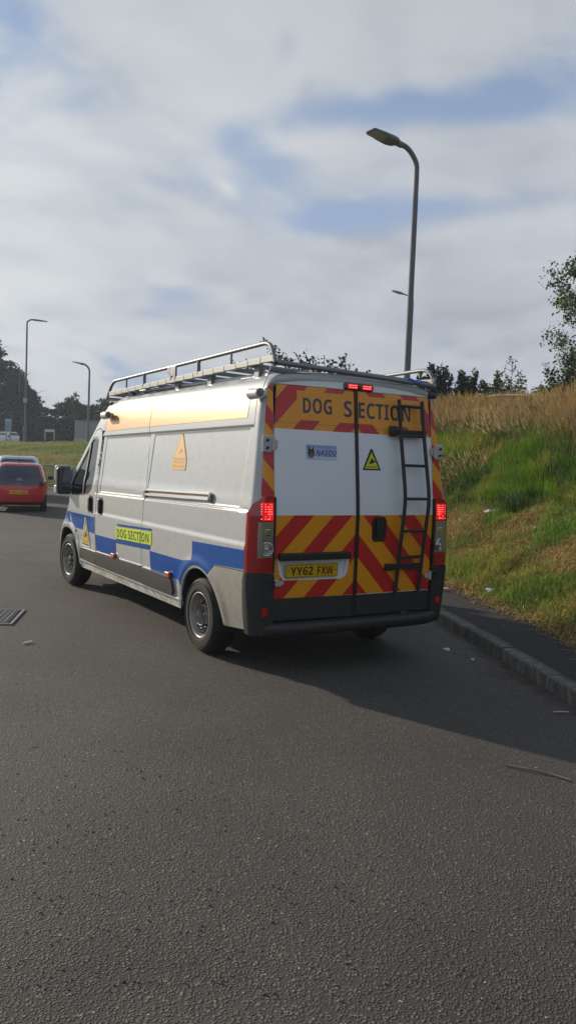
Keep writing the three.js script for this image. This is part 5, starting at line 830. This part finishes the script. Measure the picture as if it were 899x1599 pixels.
{
  const dk = leafMat([0.05, 0.068, 0.04], 0.3), md = leafMat([0.085, 0.13, 0.05], 0.4);
  bush('dark feathery bush on the bank crest just right of the van rack', 311, on(4.9, -29), 2.35, 0.95, 0.13, 4600, dk, { spiky: true, stems: 34 });
  bush('upright spiky green bush on the crest, left of a pair', 312, on(6.0, -28.5), 2.2, 0.55, 0.12, 3000, md, { spiky: true, stems: 20 });
  bush('upright spiky green bush on the crest, right of a pair', 313, on(6.75, -28.0), 2.05, 0.5, 0.12, 2600, md, { spiky: true, stems: 18 });
  bush('small rounded bush in front of the crest railing', 314, on(6.3, -24.4), 1.75, 0.6, 0.09, 2200, md, { stems: 26 });
  bush('rounded bright green bush at the right end of the crest, below the tree', 315, on(7.35, -22.3), 1.95, 0.85, 0.09, 4200, leafMat([0.065, 0.115, 0.04], 0.35), { stems: 40 });
  bush('dark green bush in the tall grass at the right edge', 316, on(7.3, -19.9), 1.05, 0.75, 0.09, 3000, leafMat([0.05, 0.085, 0.03], 0.3), { stems: 30 });
  const r = rng(320), t = thing('weed_stalk', 'single thin dead weed stalk standing above the bank crest', 'weed', on(5.4, -20.6)); const top = 4.5 - t.position.y, g = [bar([0, 0, 0], [0.03, top, 0], 0.01, 5, 0.005)], fl = [];
  for (let i = 0; i < 14; i++) { const y = top * (0.55 + 0.45 * i / 14), a = i * 2.3, l = 0.22 * (1.1 - i / 18), e = [Math.cos(a) * l, y + l * 0.8, Math.sin(a) * l]; g.push(bar([0.02, y, 0], e, 0.005, 4, 0.003)); for (let k = 0; k < 4; k++) fl.push(new THREE.TetrahedronGeometry(0.02 + r() * 0.012).translate(e[0] + (r() - 0.5) * 0.08, e[1] + (r() - 0.5) * 0.08, e[2] + (r() - 0.5) * 0.08)); }
  mesh('stem', merge(g), bark, t); mesh('seed_heads', merge(fl), mat([0.12, 0.10, 0.08], 0.9), t).userData.kind = 'stuff';
}
{
  const r = rng(331), P = on(1.0, -26), t = thing('sapling', 'young tree with long thin arching shoots showing above the van roof rack', 'tree', P), g = [], nodes = [], H = (y) => y - P[1];
  const tips = [[-0.98, 5.42], [-0.72, 5.2], [-0.3, 5.05], [0.05, 5.08], [0.35, 5.12], [0.62, 4.95], [0.95, 4.98], [1.22, 4.92], [1.55, 4.95], [1.78, 4.78], [2.0, 4.6], [-1.5, 4.75], [-2.0, 4.7], [0.2, 4.6], [1.4, 4.6], [0.8, 4.6], [-0.6, 4.65], [2.3, 4.5], [-1.1, 4.6], [0.5, 4.75], [1.1, 4.75]];
  g.push(bar([0, -0.3, 0], [0.05, H(3.2), 0], 0.07, 8, 0.04));
  for (const [x, y] of tips) { const z = (r() - 0.5) * 1.2, e = V3(x - P[0], H(y), z), b = V3(0.04, H(2.2 + r() * 1.0), 0), m = b.clone().lerp(e, 0.55).add(V3(-(e.x) * 0.08 + 0.1, 0.25, 0)); const c = new THREE.QuadraticBezierCurve3(b, m, e); g.push(new THREE.TubeGeometry(c, 12, 0.011, 5)); for (let k = 0; k < 26; k++) nodes.push(c.getPoint(0.35 + 0.65 * k / 25)); }
  mesh('stems', merge(g), bark, t);
  mesh('foliage', leafCloud(r, 1500, (r) => { const n = nodes[Math.floor(r() * nodes.length)]; return n.clone().add(ball(r).multiplyScalar(0.07 + 0.1 * r())); }, 0.12, 1.1), leafMat([0.06, 0.085, 0.035], 0.3), t);
}

// ------------------------------------------------------------------ small things on the ground
{
  const dr = thing('drain_cover', 'square iron access cover with raised studs in the road at the left edge', 'drain cover', [-3.17, 0.002, -8.49], 0.145), iron = mat([0.10, 0.10, 0.10], 0.6, 0.5), worn = mat([0.22, 0.215, 0.205], 0.6, 0.1);
  mesh('frame', merge([box(0.78, 0.014, 0.026, 0, 0.006, -0.377), box(0.78, 0.014, 0.026, 0, 0.006, 0.377), box(0.026, 0.014, 0.728, -0.377, 0.006, 0), box(0.026, 0.014, 0.728, 0.377, 0.006, 0)]), worn, dr);
  mesh('lid', box(0.66, 0.01, 0.66, 0, 0.002, 0), iron, dr);
  const st = []; for (let i = 0; i < 13; i++) for (let j = 0; j < 13; j++) st.push(box(i % 2 ? 0.034 : 0.016, 0.012, i % 2 ? 0.018 : 0.036, -0.3 + i * 0.05, 0.009, -0.3 + j * 0.05 + (i % 2) * 0.012)); mesh('studs', merge(st), worn, dr);
  const paper = mat([0.78, 0.76, 0.72], 0.8), crumple = (seed, s) => { const g = new THREE.IcosahedronGeometry(s, 2), r = rng(seed), p = g.attributes.position, k = new Map(); for (let i = 0; i < p.count; i++) { const key = [p.getX(i), p.getY(i), p.getZ(i)].map((v) => v.toFixed(4)).join(); if (!k.has(key)) k.set(key, 0.55 + r() * 0.65); const f = k.get(key); p.setXYZ(i, p.getX(i) * f, p.getY(i) * f * 0.5, p.getZ(i) * f); } g.computeVertexNormals(); return g; };
  const lit = (name, label, geo, m, x, z, y, turn = 0, cat = 'litter') => { const o = solo(name, geo, m, label, cat); o.position.set(x, y, z); o.rotation.y = turn; return o; };
  lit('paper_roll', 'white rolled paper scrap on the road near the drain cover', bar([-0.042, 0.009, 0.018], [0.042, 0.012, -0.018], 0.009, 8), paper, -2.33, -7.40, 0.003, 0.5);
  lit('paper_scrap', 'white crumpled scrap in the van shadow near the kerb', crumple(1, 0.032), paper, 1.575, -7.80, 0.012);
  lit('paper_scrap', 'tiny white scrap close against the kerb joint', crumple(2, 0.018), paper, 1.75, -7.45, 0.008);
  lit('white_wrapper', 'white wrapper caught in the cuttings high on the mown bank', merge([crumple(3, 0.07), crumple(4, 0.05).translate(0.1, 0.01, 0.02)]), paper, 3.36, -13.8, groundY(3.36, -13.8) + 0.09);
  lit('white_wrapper', 'white wrapper in the bright grass right of the mown bank', crumple(5, 0.06), mat([0.6, 0.62, 0.55], 0.8), 3.60, -11.85, groundY(3.60, -11.85) + 0.08);
  lit('white_wrapper', 'pale wrapper in the grass just above the pavement', crumple(6, 0.06), mat([0.6, 0.68, 0.66], 0.8), 2.60, -10.3, groundY(2.6, -10.3) + 0.06);
  lit('card_strip', 'pinkish strip of card at the pavement edge by the van bumper', rbox(0.24, 0.02, 0.06, 0.008), mat([0.6, 0.42, 0.36], 0.8), 2.06, -10.8, 0.14, 0.3);
  const r = rng(41), tw = (pts, rad) => tube(pts, rad, 24, 6);
  lit('stick', 'thin brown stick lying on the road at the right', merge([tw([[-0.17, 0.008, -0.10], [-0.06, 0.012, -0.03], [0.05, 0.009, 0.02], [0.15, 0.010, 0.11]], 0.006)]), mat([0.19, 0.125, 0.09], 0.85), 1.53, -4.70, 0.002, 0, 'twig');
  lit('stick', 'short pale stick in the gutter by the right edge', tw([[-0.06, 0.006, 0], [0, 0.009, 0.005], [0.06, 0.006, 0]], 0.005), mat([0.5, 0.42, 0.32], 0.85), 2.06, -5.92, 0.002, 0.1, 'twig');
  const leaf = () => new THREE.CylinderGeometry(0.03, 0.03, 0.075, 8, 4, true, 0, 1.5).scale(0.5, 1, 0.5).rotateX(Math.PI / 2).rotateZ(-0.8);
  lit('fallen_leaf', 'single tan leaf on the road at lower left', leaf(8), mat([0.5, 0.34, 0.18], 0.8), -0.985, -3.24, 0.004, 0.9, 'leaf');
  const db = [], rr = rng(43); for (let i = 0; i < 130; i++) { const s = toSU(2.0, -6.9).s + (rr() - 0.5) * 2.4 * rr(), k = kAt(s), u = -0.03 - rr() * rr() * 0.4, x = k.x + k.nx * u, z = k.z + k.nz * u, a = rr() * 3.1, l = 0.02 + rr() * 0.05; db.push(bar([x - Math.cos(a) * l, 0.006 + rr() * 0.006, z - Math.sin(a) * l], [x + Math.cos(a) * l, 0.006 + rr() * 0.012, z + Math.sin(a) * l], 0.0025, 4)); }
  const d1 = solo('gutter_straw', merge(db), mat([0.13, 0.09, 0.06], 0.9), 'scattered dry straw and twigs in the gutter below the kerb', 'debris'); d1.userData.kind = 'stuff';
  const pe = [], r5 = rng(47); for (let i = 0; i < 900; i++) { const s = lerp(S_NEAR, S_NEAR + 12, r5()), k = kAt(s), u = G0 - 0.16 + (r5() - 0.5) * 0.22 + (r5() < 0.12 ? -0.3 * r5() : 0), x = k.x + k.nx * u, z = k.z + k.nz * u, a = r5() * 3.1, l = 0.015 + r5() * 0.05; pe.push(bar([x - Math.cos(a) * l, 0.118 + r5() * 0.01, z - Math.sin(a) * l], [x + Math.cos(a) * l, 0.118 + r5() * 0.02, z + Math.sin(a) * l], 0.0028, 4)); }
  const d2 = solo('pavement_straw', merge(pe), mat([0.26, 0.185, 0.11], 0.9), 'dry grass cuttings along the inner edge of the pavement', 'debris'); d2.userData.kind = 'stuff';
  // loose chippings on the road near the camera
  const ch = new THREE.InstancedMesh(new THREE.IcosahedronGeometry(0.006, 0), mat([1, 1, 1], 0.85), 2600), M4 = new THREE.Matrix4(), q = new THREE.Quaternion(), c = new THREE.Color(), r6 = rng(51);
  for (let i = 0; i < 2600; i++) { const z = -2.6 - 9 * r6() * r6(), x = (r6() - 0.55) * (2.6 - z * 0.55), s = 0.4 + r6() * r6() * 0.9; M4.compose(V3(x, 0.002, z), q.setFromEuler(new THREE.Euler(r6() * 6, r6() * 6, r6() * 6)), V3(s * 1.2, s * 0.7, s)); ch.setMatrixAt(i, M4); const v = 0.05 + r6() * 0.12; c.setRGB(v * 1.05, v, v * 0.93); ch.setColorAt(i, c); }
  ch.name = 'loose_chippings'; ch.userData = { kind: 'stuff', label: 'loose stone chippings scattered over the asphalt', category: 'gravel' }; scene.add(ch);
}
scene.fog = new THREE.FogExp2(new THREE.Color(0.78, 0.83, 0.9), 0.0012);
scene.traverse((o) => { if (o.isMesh) { o.castShadow = true; o.receiveShadow = true; } if (o.parent === scene && o.userData.kind === 'stuff' && !o.userData.category) o.userData.category = 'grass'; });
renderer.render(scene, camera);
